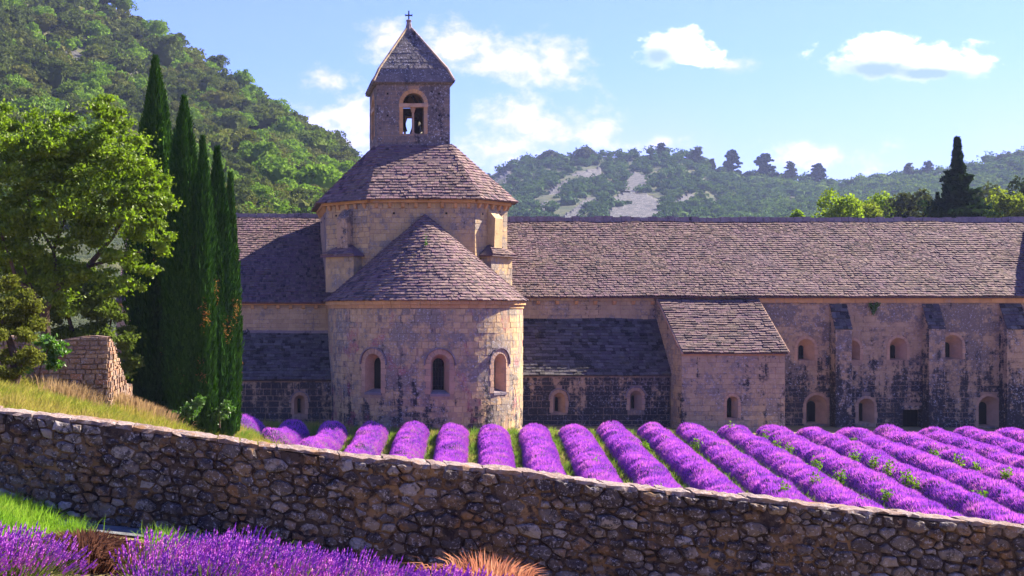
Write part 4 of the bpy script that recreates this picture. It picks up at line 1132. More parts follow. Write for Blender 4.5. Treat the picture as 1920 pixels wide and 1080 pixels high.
# cliffs: rock sheets with relief standing proud of the slope
def cliff(name, poly, R, H_, lift, seed, relief=3.):
    poly = np.array(poly, float)
    x0, y0 = poly.min(0); x1, y1 = poly.max(0)
    def inside(x, y):
        c = False; n = len(poly)
        for i in range(n):
            xi, yi = poly[i]; xj, yj = poly[i - 1]
            if (yi > y) != (yj > y) and x < (xj - xi) * (y - yi) / (yj - yi) + xi: c = not c
        return c
    nx, ny = max(6, int((x1 - x0) / 4)), max(6, int((y1 - y0) / 4)); V = []; idx = {}
    G = np.zeros((ny + 1, nx + 1), bool)
    for j in range(ny + 1):
        for i in range(nx + 1):
            px = x0 + (x1 - x0) * i / nx; py = y0 + (y1 - y0) * j / ny
            rp = float(lerp_ridge(px, R)); s = (H_[2] - py) / (H_[2] - rp); x, y, z = hill_point(px, s, R, *H_)
            k = inside(px + 6 * float(fbm(px * .08, py * .08, seed)), py + 8 * float(fbm(px * .08 + 9, py * .08, seed)))
            G[j, i] = k
            d = lift * (1 if k else -1.2) - relief * float(fbm(x * .06, z * .09, seed, 5)) * 1.6
            V.append((x - x / y * d, y - d, z + (CZ - z) / y * d))
    a = Acc(); m = nx + 1
    Fq = [[j * m + i, (j + 1) * m + i, (j + 1) * m + i + 1, j * m + i + 1] for j in range(ny) for i in range(nx) if G[j:j + 2, i:i + 2].any()]
    a.add(V, Fq); return mk(name, a, M['cliff'])
CL = []
far_cliffs = [[(1000, 400), (1030, 358), (1065, 330), (1105, 315), (1130, 310), (1128, 330), (1090, 338), (1058, 352), (1035, 380), (1020, 405)],
              [(1140, 410), (1152, 370), (1175, 358), (1215, 365), (1245, 382), (1240, 402), (1215, 412)],
              [(1168, 360), (1172, 338), (1190, 322), (1215, 330), (1210, 350), (1190, 362)],
              [(925, 340), (950, 322), (960, 318), (955, 338), (935, 352)],
              [(1055, 408), (1085, 380), (1110, 368), (1120, 372), (1095, 395), (1080, 412)],
              [(1265, 380), (1290, 362), (1305, 366), (1290, 382)]]
labs = ['pale curved band of cliff running up the left of the far wooded hill', 'widest pale rock face low on the far wooded hill, above the roof ridge', 'small pale crag above the widest rock face on the far hill',
        'pale crag on the left shoulder of the far hill beside the drum roof', 'thin pale rock strip low between the two large cliffs of the far hill', 'small pale outcrop on the right of the far hill cliffs']
for k, pl in enumerate(far_cliffs):
    tag(cliff('cliff', pl, RR, RH, 11., 5 + k, 8.), labs[k], 'cliff'); CL.append((pl, 1))
near_cliffs = [[(118, 96), (140, 94), (160, 106), (168, 126), (160, 130), (140, 112), (122, 106)], [(222, 114), (250, 110), (256, 125), (252, 150), (246, 154), (234, 132)]]
labs = ['pale rock ledge among trees high on the left hillside, the left one of two', 'pale upright crag among trees high on the left hillside, right of a ledge']
for k, pl in enumerate(near_cliffs):
    tag(cliff('rock_outcrop', pl, LR, LH, 5., 15 + k, 3.), labs[k], 'rock'); CL.append((pl, 0))
def in_cliff(px, py, w):
    for pl, k in CL:
        if k != w: continue
        P_ = np.array(pl); c = False; n = len(P_)
        for i in range(n):
            xi, yi = P_[i]; xj, yj = P_[i - 1]
            if (yi > py) != (yj > py) and px < (xj - xi) * (py - yi) / (yj - yi) + xi: c = not c
        if c: return True
    return False

GREENS = [(0, (.04, .06, .02)), (.25, (.075, .1, .03)), (.45, (.1, .125, .035)), (.62, (.13, .13, .04)), (.8, (.13, .22, .03)), (1, (.19, .3, .035))]
M['forest'] = leaf_mat('forest_leaves', GREENS, .25, tint='obj', small=.55)
M['forest_tint'] = leaf_mat('forest_leaves_tinted', GREENS, .25, tint=True, small=.55)
M['far_forest'] = leaf_mat('far_forest_leaves', [(0, (.03, .06, .03)), (.4, (.06, .11, .04)), (.7, (.1, .16, .04)), (1, (.17, .24, .045))], .2, tint=True, small=.5)
def hill_trees():
    r = np.random.default_rng(40); spots = []
    # left hill: crowns over the visible slope
    tries = 0
    while len(spots) < 950 and tries < 60000:
        tries += 1
        px = r.uniform(-60, 700); rp = float(lerp_ridge(px, LR)); s = r.uniform(0, 1.0) ** .8
        x, y, z = hill_point(px, s, LR, *LH); py = HY - (z - CZ) * F / y
        if py < -90 or py > 430: continue
        if in_cliff(px, py - 4, 0) or in_cliff(px, py - 14, 0): continue
        rad = r.uniform(1.6, 3.5) * min(1.15, y / 240) * (1.5 if r.uniform() < .14 else 1)
        if all((x - q[0]) ** 2 + (y - q[1]) ** 2 + (z - q[2]) ** 2 > (.62 * (rad + q[3])) ** 2 for q in spots):
            spots.append((x, y, z, rad, px, py))
    vis = lambda q: (q[3] / q[1]) * (1 if (-25 < q[4] < 690 and -25 < q[5] < 400 and not (q[4] < 300 and q[5] > 270)) else .001)
    spots.sort(key=lambda q: -vis(q))
    protos = []
    bark = Acc(); tube(bark, [(0, 0, -1.2), (.05, 0, .2), (-.05, .03, .6)], [.12, .09, .06], 5)
    V, L, S_, A_ = bark.arrays()
    for k in range(8):
        a = Acc(); crown(a, (0, 0, .25), 1, 1, .85, 900, .085, 300 + k, 22, .58)
        e = empty('oak_tree', (0, -50, -50)); c = mk('crown', a, M['forest'], e, origin=(0, -50, -50)) if False else None
        me_o = mk('crown', a, M['forest'], e, origin=(0, 0, 0)); me_o.location = (0, 0, 0)
        b = Acc(); b.add(V, L.reshape(-1, 3)[:0]) if False else None
        b = Acc(); tube(b, [(0, 0, -1.2), (.05, 0, .2), (-.05, .03, .6)], [.12, .09, .06], 5)
        tr = mk('trunk', b, M['bark'], e, origin=(0, 0, 0)); tr.location = (0, 0, 0)
        protos.append(e)
    used = set()
    for n, q in enumerate(spots[:300]):
        k = int(r.integers(0, 8)); sc = q[3]
        pr = protos[k]; loc = (q[0], q[1], q[2] + sc * .55)
        c = copy_tree(pr, loc, r.uniform(0, 6.28), (sc, sc, sc * r.uniform(.85, 1.15)))
        tn = float(np.clip(.2 + .8 * r.uniform() ** 1.3 + .25 * fbm(q[4] * .012, q[5] * .012), 0, 1))
        for ch in c.children: ch['tint'] = tn
        rp = float(lerp_ridge(q[4], LR)); up = (440 - q[5]) / (440 - rp)
        colr = ['dark green', 'grey green', 'olive green', 'brownish olive', 'fresh green', 'bright yellow green'][min(5, int(tn * 6))]
        size = 'large' if q[3] > .0125 * q[1] else ('small' if q[3] < .0098 * q[1] else 'medium')
        where = 'on the skyline of' if up > .93 else ('just below the crest of' if up > .75 else ('halfway up' if up > .45 else 'low on'))
        side = 'above the big oak' if q[4] < 150 else ('left of cypress tops' if q[4] < 270 else ('behind cypress tops' if q[4] < 430 else ('right of cypresses' if q[4] < 560 else 'near drum roof')))
        tag(c, '%s %s tree %s left hill, %s' % (size, colr, where, side), 'tree', 'trees of the wooded hillside on the left')
    for p_ in protos:
        for ch in list(p_.children): bpy.data.objects.remove(ch)
        bpy.data.objects.remove(p_)
    # undergrowth and the smaller or hidden crowns
    a = Acc()
    for n, q in enumerate(spots[300:]):
        crown(a, (q[0], q[1], q[2] + q[3] * .5), q[3], q[3], q[3] * .9, 170, .0013 * q[1] + .03, 900 + n, 12, .6, tint=float(r.uniform()))
    m = 0
    while m < 900:
        px = r.uniform(-60, 700); s = r.uniform(0, 1.) ** .8; x, y, z = hill_point(px, s, LR, *LH); py = HY - (z - CZ) * F / y
        if py < -60 or py > 425 or in_cliff(px, py, 0): continue
        rad = r.uniform(.9, 1.9) * y / 240; m += 1
        crown(a, (x, y, z + rad * .4), rad, rad, rad * .9, 110, .0009 * y + .03, 2000 + m, 8, .6, tint=float(r.uniform()))
    tag(mk('hillside_undergrowth', a, M['forest_tint'], tint=True), 'smaller trees and scrub filling the gaps on the left hillside', 'undergrowth', kind='stuff')
    # right hill: one far-off wood
    a = Acc(); m = 0
    while m < 2300:
        px = r.uniform(860, 2050); s = r.uniform(0, 1.) ** .85; x, y, z = hill_point(px, s, RR, *RH); py = HY - (z - CZ) * F / y
        if py > 432 or ((in_cliff(px, py, 1) or in_cliff(px, py - 5, 1)) and r.uniform() < .95): continue
        big = 1.2 if px > 1400 else 1.
        rad = r.uniform(1.8, 4.8) * big * (1.2 if s > .96 else 1); m += 1
        tn = .25 + .75 * r.uniform() * (.35 + .65 * np.clip((px - 1150) / 500, 0, 1))
        crown(a, (x, y, z + rad * .5), rad * 1.1, rad * 1.1, rad * .85, 66, .76, 5000 + m, 8, .62, tint=float(tn))
    tag(mk('far_wood', a, M['far_forest'], tint=True), 'hazy blue green wood covering the far hill beyond the roof', 'wood', kind='stuff')
hill_trees()

# individual trees on the far ridge, behind the wing roof, and the dark fir
def simple_tree(name, px, ytop, ybase, wpx, Y, mat, label, cat, group=None, kind='round', leaf=.3, n=1600, seed=1, zg=None):
    x = X(px, Y); zt = Z(ytop, Y); zb = Z(ybase, Y) if zg is None else zg; h = zt - zb; w = wpx * Y / F / 2
    e = empty(name, (x, Y, zb)); r = np.random.default_rng(seed)
    a = Acc()
    if kind == 'round':
        hc = min(h, 2.6 * w) if zg is None else h * .75
        crown(a, (x, Y, zt - hc / 2), w * .95, w * .95, hc / 2, n, leaf, seed, 26, .62)
    elif kind == 'pine':
        for q in range(24):
            u = (q + .5) / 24; t_ = r.uniform(0, 6.28); ro = w * .62 * (1 - u) ** .6 * r.uniform(.3, 1.1)
            crown(a, (x + ro * math.cos(t_), Y + ro * math.sin(t_), zb + h * (.2 + .74 * u)), w * .36, w * .36, w * .24, n // 24, leaf, int(r.integers(1e6)), 5, .6)
    elif kind == 'fir':
        k = 80
        for i in range(k):
            d = ((i + .5) / k) ** 1.25; rr_ = np.interp(d, [0, .03, .08, .12, .2, .3, 1], [.02, .07, .17, .2, .62, .95, 1.6]) * w * r.uniform(.45, 1.25)
            nb2 = int(5 + 6 * min(1, rr_ / w))
            for j in range(nb2):
                t = r.uniform(0, 6.28); m_ = max(6, int(n / k / nb2 * (1.1 if d < .35 else .4)))
                L_ = rr_ * r.uniform(.6, 1.1); rad = np.sqrt(r.uniform(.02, 1, m_)) * L_
                C = np.stack([x + rad * np.cos(t + r.uniform(-.2, .2, m_)), Y + rad * np.sin(t + r.uniform(-.2, .2, m_)), zt - h * d - rad * .25 + (rad / max(L_, .01)) ** 2 * .2 * L_ + r.uniform(-.15, .15, m_)], 1)
                leaf_quads(a, C, leaf, r, aspect=.5)
    crown_o = mk('crown', a, mat, e)
    b = Acc(); tube(b, [(x, Y, zb - .5), (x + w * .05, Y, zb + h * .3), (x, Y, zb + h * .8)], [w * .1 + .05, w * .08 + .03, .04], 6)
    for j in range(5):
        t = r.uniform(0, 6.28); f = r.uniform(.35, .6)
        if kind != 'fir': tube(b, [(x, Y, zb + h * f), (x + math.cos(t) * w * .5, Y + math.sin(t) * w * .5, zb + h * (f + .22))], [w * .05, .03], 5)
    mk('trunk', b, M['bark'], e)
    return tag(e, label, cat, group)
mp_ = leaf_mat('pine_needles', [(0, (.02, .045, .03)), (1, (.035, .06, .035))], .15)
mdk = leaf_mat('far_oak_leaves', [(0, (.05, .07, .03)), (1, (.09, .1, .05))], .2)
mbr = leaf_mat('bright_leaves', [(0, (.17, .25, .02)), (.5, (.22, .29, .03)), (1, (.17, .19, .035))], .45, small=.6)
mfir = leaf_mat('fir_needles', [(0, (.025, .05, .02)), (1, (.03, .055, .022))], .15, small=.7)
ridge_trees = [(1373, 281, 330, 46, 'pine', 'tall dark pine on the far ridge, leftmost of the row above the roof'), (1432, 290, 338, 56, 'pine', 'broad dark pine on the far ridge, second of the row'),
               (1482, 303, 342, 40, 'sparse', 'thin open crowned tree between two pines on the far ridge'), (1534, 308, 350, 44, 'pine', 'rounded dark pine on the far ridge, rightmost of the row'),
               (1240, 269, 310, 30, 'pine', 'dark pine standing highest on the far hill crest'), (1308, 275, 308, 36, 'sparse', 'thin reddish open tree right of the crest pine on the far hill'),
               (1335, 297, 326, 20, 'sparse', 'small sparse tree on the far ridge just left of the pine row'), (1095, 277, 300, 44, 'oak', 'dark rounded tree clump on the left of the far crest'),
               (1030, 283, 305, 36, 'oak', 'low dark tree at the left end of the far crest'), (1705, 305, 335, 30, 'sparse', 'open crowned tree on the far ridge left of the dark fir'),
               (1740, 303, 335, 40, 'sparse', 'open crowned tree on the far ridge close beside the dark fir'), (1893, 282, 330, 66, 'oak', 'large dark tree on the far ridge near the right edge of the photo')]
for k, (px, yt, yb, w, kd, lb) in enumerate(ridge_trees):
    simple_tree({'pine': 'pine_tree', 'sparse': 'tree', 'oak': 'oak_tree'}[kd], px, yt, yb + 6, w, 860, mp_ if kd == 'pine' else mdk, lb, 'tree', None, 'pine' if kd != 'oak' else 'round', 1. if kd != 'sparse' else .7, 1800 if kd == 'pine' else 900, 60 + k)
mid = [(1560, 372, 90, 'bright yellow green tree behind the wing roof, left end of the bright row'), (1610, 380, 70, 'low bright green tree second in the row behind the wing roof'), (1655, 375, 70, 'bright green tree behind the wing roof, left of the tall olive green one'),
       (1716, 346, 90, 'tall olive green tree behind the wing roof left of the dark fir'), (1752, 392, 60, 'low bright green bush top behind the ridge just left of the dark fir'),
       (1850, 346, 84, 'olive green pointed tree behind the wing roof right of the dark fir'), (1905, 358, 84, 'bright yellow green tree behind the roof at the right edge of the photo'), (1515, 384, 64, 'low green tree top peeping over the ridge at the far left of the bright row'),
       (1925, 318, 70, 'tall dark green tree behind the bright one at the right edge of the photo'), (1450, 398, 70, 'low hazy green tree top just over the ridge below the pine row'),
       (1585, 388, 60, 'green tree top squeezed between the two leftmost bright trees behind the roof'), (1635, 390, 50, 'rounded green tree top behind the ridge, middle of the bright row'), (1690, 386, 50, 'green tree top directly left of the tall olive green tree'),
       (1878, 384, 56, 'low bright green tree top between the pointed olive tree and the photo edge'), (1826, 372, 50, 'green tree top peeping out just right of the dark fir')]
for k, (px, yt, w, lb) in enumerate(mid):
    simple_tree('broadleaf_tree', px, yt, 0, w * 1.7, 108 + 6 * (k % 3), mdk if 'dark' in lb or 'hazy' in lb else mbr, lb, 'tree', None, 'round', .17, 8500, 90 + k, zg=0.)
simple_tree('fir_tree', 1795, 262, 0, 132, 100, mfir, 'tall dark pointed fir tree standing behind the wing roof against the sky', 'tree', None, 'fir', .24, 30000, 120, zg=0.)
simple_tree('fir_tree', 1758, 364, 0, 36, 101, mfir, 'small dark fir spire close against the left side of the tall fir', 'tree', None, 'fir', .16, 5000, 121, zg=6.)

# ------------------------------------------------------------------ cypresses
mcy = leaf_mat('cypress_foliage', [(0, (.026, .075, .012)), (.5, (.038, .1, .014)), (1, (.055, .125, .017))], .1, small=.88)
M['dryleaf'] = leaf_mat('dead_leaves', [(0, (.22, .1, .03)), (1, (.3, .15, .05))], .2)
def cypress(px, ytop, ybase, hw, Y, seed, label, lobes=5, n=15000):
    x = X(px, Y); zt = Z(ytop, Y); zb = Z(ybase, Y) - .45; h = zt - zb; w = hw * Y / F
    e = empty('cypress_tree', (x, Y, zb)); r = np.random.default_rng(seed)
    def rad(f, t):
        prof = np.interp(f, [0, .04, .15, .4, .6, .78, .9, 1], [.45, .7, .95, 1., .85, .55, .3, .03])
        tw = t + f * 1.1
        return w * prof * (1 + .24 * np.cos(tw * lobes + seed) + .9 * fbm(np.cos(tw) * 2 + seed, np.sin(tw) * 2, f * h * .55, 3) + .3 * fbm(np.cos(tw) * 6, np.sin(tw) * 6 + seed, f * h * 1.6, 2))
    a = Acc()
    for k_ in range(13):
        t0 = 6.283 * k_ / 11 + r.uniform(-.3, .3); f1 = r.uniform(.42, .93); off = w * r.uniform(.62, .98) * (1 if f1 < .7 else .62); rs = w * r.uniform(.24, .42); m_ = int(n * .085)
        f = r.uniform(.02, 1, m_); tt = r.uniform(0, 6.283, m_); pr_ = np.interp(f, [0, .1, .6, .85, 1], [.5, 1, .95, .6, .04]) * rs * r.uniform(.7, 1.15, m_) * (1 + .5 * fbm(np.cos(tt) * 3 + k_, np.sin(tt) * 3, f * h * 1.3, 2))
        o_ = off * (1 - .55 * f ** 2); C = np.stack([x + o_ * np.cos(t0 + f * .4) + pr_ * np.cos(tt), Y + o_ * np.sin(t0 + f * .4) + pr_ * np.sin(tt), zb + f * f1 * h], 1)
        up = np.stack([np.cos(tt) * .35, np.sin(tt) * .35, np.ones(m_)], 1) + .3 * rand_unit(r, m_); up /= np.linalg.norm(up, axis=1, keepdims=True)
        s = np.cross(up, rand_unit(r, m_)); s /= np.linalg.norm(s, axis=1, keepdims=True); L = r.uniform(.1, .28, (m_, 1)); W_ = r.uniform(.03, .055, (m_, 1))
        V = np.stack([C - s * W_, C + s * W_, C + up * L], 1).reshape(-1, 3); i = np.arange(m_)[:, None] * 3; a.add(V, np.concatenate([i, i + 1, i + 2], 1))
    fi = np.linspace(0, .985, 60); ti = np.linspace(0, 2 * np.pi, 25)[:-1]; FF, TT_ = np.meshgrid(fi, ti, indexing='ij')
    R_ = rad(FF, TT_) * .86; V = np.stack([x + R_ * np.cos(TT_), Y + R_ * np.sin(TT_), zb + FF * h], -1).reshape(-1, 3)
    a.add(V, [[i * 24 + k, i * 24 + (k + 1) % 24, (i + 1) * 24 + (k + 1) % 24, (i + 1) * 24 + k] for i in range(59) for k in range(24)])
    f = r.uniform(0, 1, n) ** 1.05; t = r.uniform(0, 2 * np.pi, n); R_ = rad(f, t) * (r.uniform(.82, 1.06, n) + (r.uniform(0, 1, n) < .12) * r.uniform(0, .25, n))
    C = np.stack([x + R_ * np.cos(t), Y + R_ * np.sin(t), zb + f * h], 1)
    up = np.stack([np.cos(t) * .32, np.sin(t) * .32, np.ones(n)], 1) + .22 * rand_unit(r, n); up /= np.linalg.norm(up, axis=1, keepdims=True)
    s = np.cross(up, rand_unit(r, n)); s /= np.linalg.norm(s, axis=1, keepdims=True)
    L = r.uniform(.1, .24, (n, 1)); W_ = r.uniform(.022, .045, (n, 1))
    V = np.stack([C - s * W_, C + up * L * .5 + np.cross(up, s) * .02, C + s * W_, C + up * L], 1).reshape(-1, 3)
    i = np.arange(n)[:, None] * 4; a.add(V, np.concatenate([i, i + 2, i + 3], 1), np.concatenate([i, i + 1, i + 3], 1))
    mk('crown', a, mcy, e)
    dd = Acc()
    for _ in range(3):
        t = r.uniform(-1.9, .6); f = r.uniform(.1, .62); R1 = float(rad(f, t)) * 1.04; m_ = 90
        C = np.array([x + R1 * math.cos(t), Y + R1 * math.sin(t), zb + f * h]) + r.normal(size=(m_, 3)) * np.array([.07, .07, .2]); leaf_quads(dd, C, .05, r, aspect=.3)
    tag(mk('dead_foliage', dd, M['dryleaf'], e), kind='stuff')
    b = Acc(); tube(b, [(x, Y, zb - .6), (x, Y, zb + .8), (x, Y, zb + h * .8)], [.16, .13, .04], 7); mk('trunk', b, M['bark'], e)
    tag(e, label, 'cypress')
cypress(291, 112, 792, 48, 40.5, 1, 'tallest and leftmost dark cypress, standing beside the ruined wall', 5, 19000)
cypress(345, 188, 800, 38, 39, 2, 'second tallest cypress, in the middle of the cypress clump', 4, 17000)
cypress(380, 262, 795, 21, 38.6, 3, 'slender cypress wedged between the middle and right hand trees', 3, 9000)
cypress(407, 282, 798, 27, 40, 4, 'shorter bright green cypress on the right of the clump, before the abbey wall', 4, 12000)
cypress(432, 330, 788, 15, 40.8, 5, 'lowest thin cypress at the right edge of the clump, touching the abbey roof in view', 3, 7000)
cypress(312, 215, 795, 27, 41.5, 6, 'dark cypress half hidden behind the two tallest ones', 4, 9000)

# ------------------------------------------------------------------ broadleaf trees on the left
def leafy_tree(name, base, blobs, Y, mat, label, cat, nleaf, leaf, seed, limbs, bark_r=.16, dY=1.6, clump=.42):
    """blobs: (px, py, rpx, share) outlines of the crown; limbs: lists of (px, py, dY, radius)"""
    x, y, z = base; e = empty(name, base); r = np.random.default_rng(seed); a = Acc()
    tot = sum(b[3] for b in blobs)
    for px, py, rp, sh in blobs:
        R_ = rp * Y / F; c = np.array([X(px, Y), Y + r.uniform(-.35, .35) * dY, Z(py, Y)]); n = int(nleaf * sh / tot)
        nc = max(8, int(26 * (R_ / 1.) ** 1.6)); cd = rand_unit(r, nc) * (r.uniform(.15, 1, (nc, 1)) ** .45) * R_
        cd[:, 1] *= 1.1; cr = r.uniform(.16, clump, nc) * max(.6, min(1.2, R_))
        k = r.integers(0, nc, n); d = rand_unit(r, n); d[:, 2] *= .8
        C = c + cd[k] + d * (cr[k] * np.abs(r.normal(0, .62, n)))[:, None] * np.array([1.15, 1.15, .8])
        leaf_quads(a, C, leaf, r, nbias=np.array([0, 0, .35]), aspect=.62)
    mk('crown', a, mat, e)
    b = Acc()
    for L in limbs:
        pts = [(X(p, Y + d), Y + d, Z(q, Y + d)) for p, q, d, _ in L]; tube(b, pts, [w for *_, w in L], 8)
    mk('trunk', b, M['bark'], e)
    return tag(e, label, cat)
moak = leaf_mat('oak_leaves', [(0, (.15, .235, .016)), (1, (.2, .27, .02))], .5, small=.9, gloss=.02)
leafy_tree('oak_tree', (X(88, 34), 34, float(back_z(X(88, 34), 34))),
    [(140, 258, 66, 1.2), (205, 232, 50, .9), (60, 282, 76, 1.4), (0, 258, 60, 1.), (120, 330, 80, 1.2), (20, 350, 80, 1.2), (180, 380, 70, 1.), (60, 460, 60, .9), (210, 315, 84, 1.4), (100, 380, 95, 1.5), (270, 345, 60, .9), (300, 385, 42, .6), (230, 420, 75, 1.), (282, 450, 40, .5),
     (160, 470, 62, .7), (-30, 400, 70, .8), (25, 440, 52, .5), (255, 510, 30, .35), (215, 530, 28, .25), (110, 500, 40, .3), (40, 520, 48, .5), (120, 545, 50, .5), (10, 480, 50, .5)], 34, moak,
    'large spreading bright green oak rising above the ruined wall at the left', 'tree', 112000, .056, 5,
    [[(78, 770, .3, .17), (86, 650, .2, .15), (84, 580, 0, .13), (110, 535, 0, .11), (165, 500, .1, .085), (215, 440, .3, .05), (250, 370, .2, .03)],
     [(84, 590, 0, .1), (60, 545, -.2, .08), (30, 525, -.3, .06), (18, 480, -.4, .045), (-5, 420, -.4, .03)], [(110, 540, 0, .07), (100, 470, .3, .05), (130, 390, .4, .04), (140, 290, .4, .02)],
     [(165, 500, .1, .05), (215, 485, -.3, .04), (270, 470, -.4, .02)], [(100, 470, .3, .04), (60, 400, .1, .03), (40, 320, 0, .015)], [(215, 440, .3, .04), (230, 370, 0, .025), (300, 340, -.2, .012)], [(60, 545, -.2, .05), (45, 500, 0, .035), (75, 440, .2, .02)]])
mback = leaf_mat('understorey_leaves', [(0, (.12, .17, .03)), (1, (.17, .2, .05))], .4, small=.8)
leafy_tree('understorey_tree', (X(150, 37.5), 37.5, float(back_z(X(150, 37.5), 37.5))),
    [(60, 560, 60, 1.), (0, 520, 60, 1.), (90, 520, 50, .9), (165, 545, 50, .9), (130, 590, 55, 1.), (190, 600, 52, 1.), (232, 640, 32, .5), (240, 690, 26, .4), (170, 650, 46, .7), (100, 650, 50, .7), (20, 620, 60, .8), (205, 555, 40, .5)], 38, mback,
    'shaded understorey tree filling the space behind the ruined wall under the oak', 'tree', 62000, .06, 9,
    [[(150, 740, 0, .1), (140, 640, 0, .08), (120, 560, 0, .05)], [(165, 740, .3, .07), (205, 620, 0, .04), (215, 560, 0, .02)]])
mol = leaf_mat('holm_oak_leaves', [(0, (.13, .15, .03)), (1, (.17, .17, .04))], .35, small=.8)
leafy_tree('holm_oak_tree', (X(12, 25), 25, float(back_z(X(12, 25), 25))),
    [(8, 545, 46, .7), (-40, 560, 60, .7), (38, 590, 40, .7), (5, 620, 62, 1.1), (42, 650, 34, .6), (-40, 640, 62, .8), (8, 690, 36, .6), (45, 610, 30, .4)], 25, mol,
    'small grey green holm oak with short leaning trunk at the left edge above the wall', 'tree', 62000, .034, 15,
    [[(10, 760, 0, .16), (22, 730, 0, .13), (30, 705, 0, .11), (25, 660, 0, .08), (5, 600, 0, .05)], [(30, 705, 0, .07), (45, 660, .1, .04)]], dY=.8, clump=.26)
mfig = leaf_mat('fig_leaves', [(0, (.06, .15, .015)), (1, (.08, .18, .02))], .45, small=.6, gloss=.04)
leafy_tree('leafy_shrub', (X(85, 28.5), 28.5, float(back_z(X(85, 28.5), 28.5))),
    [(92, 645, 20, 1.), (110, 655, 14, .5), (75, 665, 22, 1.), (100, 680, 16, .5), (58, 685, 18, .6)], 28.5, mfig, 'bright green large leaved shrub growing over the left part of the ruined wall', 'shrub', 2600, .06, 19,
    [[(70, 720, 0, .025), (78, 680, 0, .02), (95, 645, 0, .01)], [(70, 720, 0, .02), (60, 680, 0, .012)]], dY=.5, clump=.2)
leafy_tree('leafy_shrub', (X(350, 37), 37, float(back_z(X(350, 37), 37))),
    [(345, 775, 17, 1.), (360, 765, 14, .6), (330, 785, 14, .6), (372, 752, 10, .4), (335, 790, 14, .5)], 37, mfig, 'dark glossy shrub of small round leaves at the foot of the middle cypresses', 'shrub', 4200, .04, 23,
    [[(350, 802, 0, .03), (350, 770, 0, .015)]], dY=.5, clump=.22)
leafy_tree('leafy_shrub', (X(415, 38.5), 38.5, float(back_z(X(415, 38.5), 38.5))),
    [(418, 770, 14, 1.), (400, 782, 13, .8), (428, 760, 9, .4)], 38.5, mfig, 'low leafy shrub at the foot of the rightmost cypress', 'shrub', 2400, .04, 29,
    [[(412, 802, 0, .03), (412, 775, 0, .015)]], dY=.5, clump=.2)
# little plant rooted high in the wing wall
a = Acc(); r = np.random.default_rng(4); c = np.array([X(1638, 67.9), 67.88, Z(575, 67.9)])
C = c + r.normal(size=(420, 3)) * np.array([.12, .07, .1]); C[:, 2] -= np.abs(C[:, 0] - c[0]) * -.3; C[:, 2] -= r.uniform(0, .25, 420) * (np.abs(C[:, 0] - c[0]) < .1)
C[:, 1] = np.minimum(C[:, 1], 67.95); leaf_quads(a, C, .05, r)
tag(mk('wall_plant', a, mfig, None, tuple(c)), 'small green plant rooted high in the wall of the long wing under the eaves', 'plant')
a = Acc(); pos_ = cone_map(np.array([-.13]), np.array([cs * .62]), np.array([.06]))[0]
C = pos_ + r.normal(size=(60, 3)) * np.array([.04, .04, .16]); leaf_quads(a, C, .05, r)
tag(mk('roof_weed', a, mfig, None, tuple(pos_)), 'tiny weed growing between the slates of the conical apse roof', 'weed')

# ------------------------------------------------------------------ lavender field
def lav_mat(name, stops, trans=.3):
    m, t = new_mat(name); isl = t.node('ShaderNodeNewGeometry').outputs['Random Per Island']; p = t.pos()
    n = t.noise(p, 1.1, 4, .65); v = t.math('ADD', t.math('MULTIPLY', isl, .5), t.math('MULTIPLY', t.ramp(n, .32, .68), .5))
    c = colramp(t, v, stops)
    d = t.node('ShaderNodeBsdfDiffuse'); tr = t.node('ShaderNodeBsdfTranslucent'); mx = t.node('ShaderNodeMixShader'); mx.inputs[0].default_value = trans
    t.l.new(c, d.inputs[0]); t.l.new(c, tr.inputs[0]); t.l.new(d.outputs[0], mx.inputs[1]); t.l.new(tr.outputs[0], mx.inputs[2]); t.l.new(mx.outputs[0], t.out.inputs[0])
    return m
M['lav'] = lav_mat('lavender_flowers', [(0, (.14, .03, .36)), (.25, (.3, .065, .54)), (.55, (.46, .1, .58)), (.8, (.6, .16, .58)), (.93, (.52, .24, .42)), (1, (.26, .24, .14))], .4)
M['lavbed'] = lav_mat('lavender_bed', [(0, (.05, .03, .09)), (.5, (.09, .05, .12)), (1, (.09, .09, .06))], .0)
M['lavstem'] = leaf_mat('lavender_stems', [(0, (.1, .13, .045)), (1, (.15, .16, .06))], .3, small=.6)
DX = (905 - CX) / F
def row_profile(t):                      # t in -1..1 across the row
    return .62 * (1 - abs(t) ** 2.6) ** .6
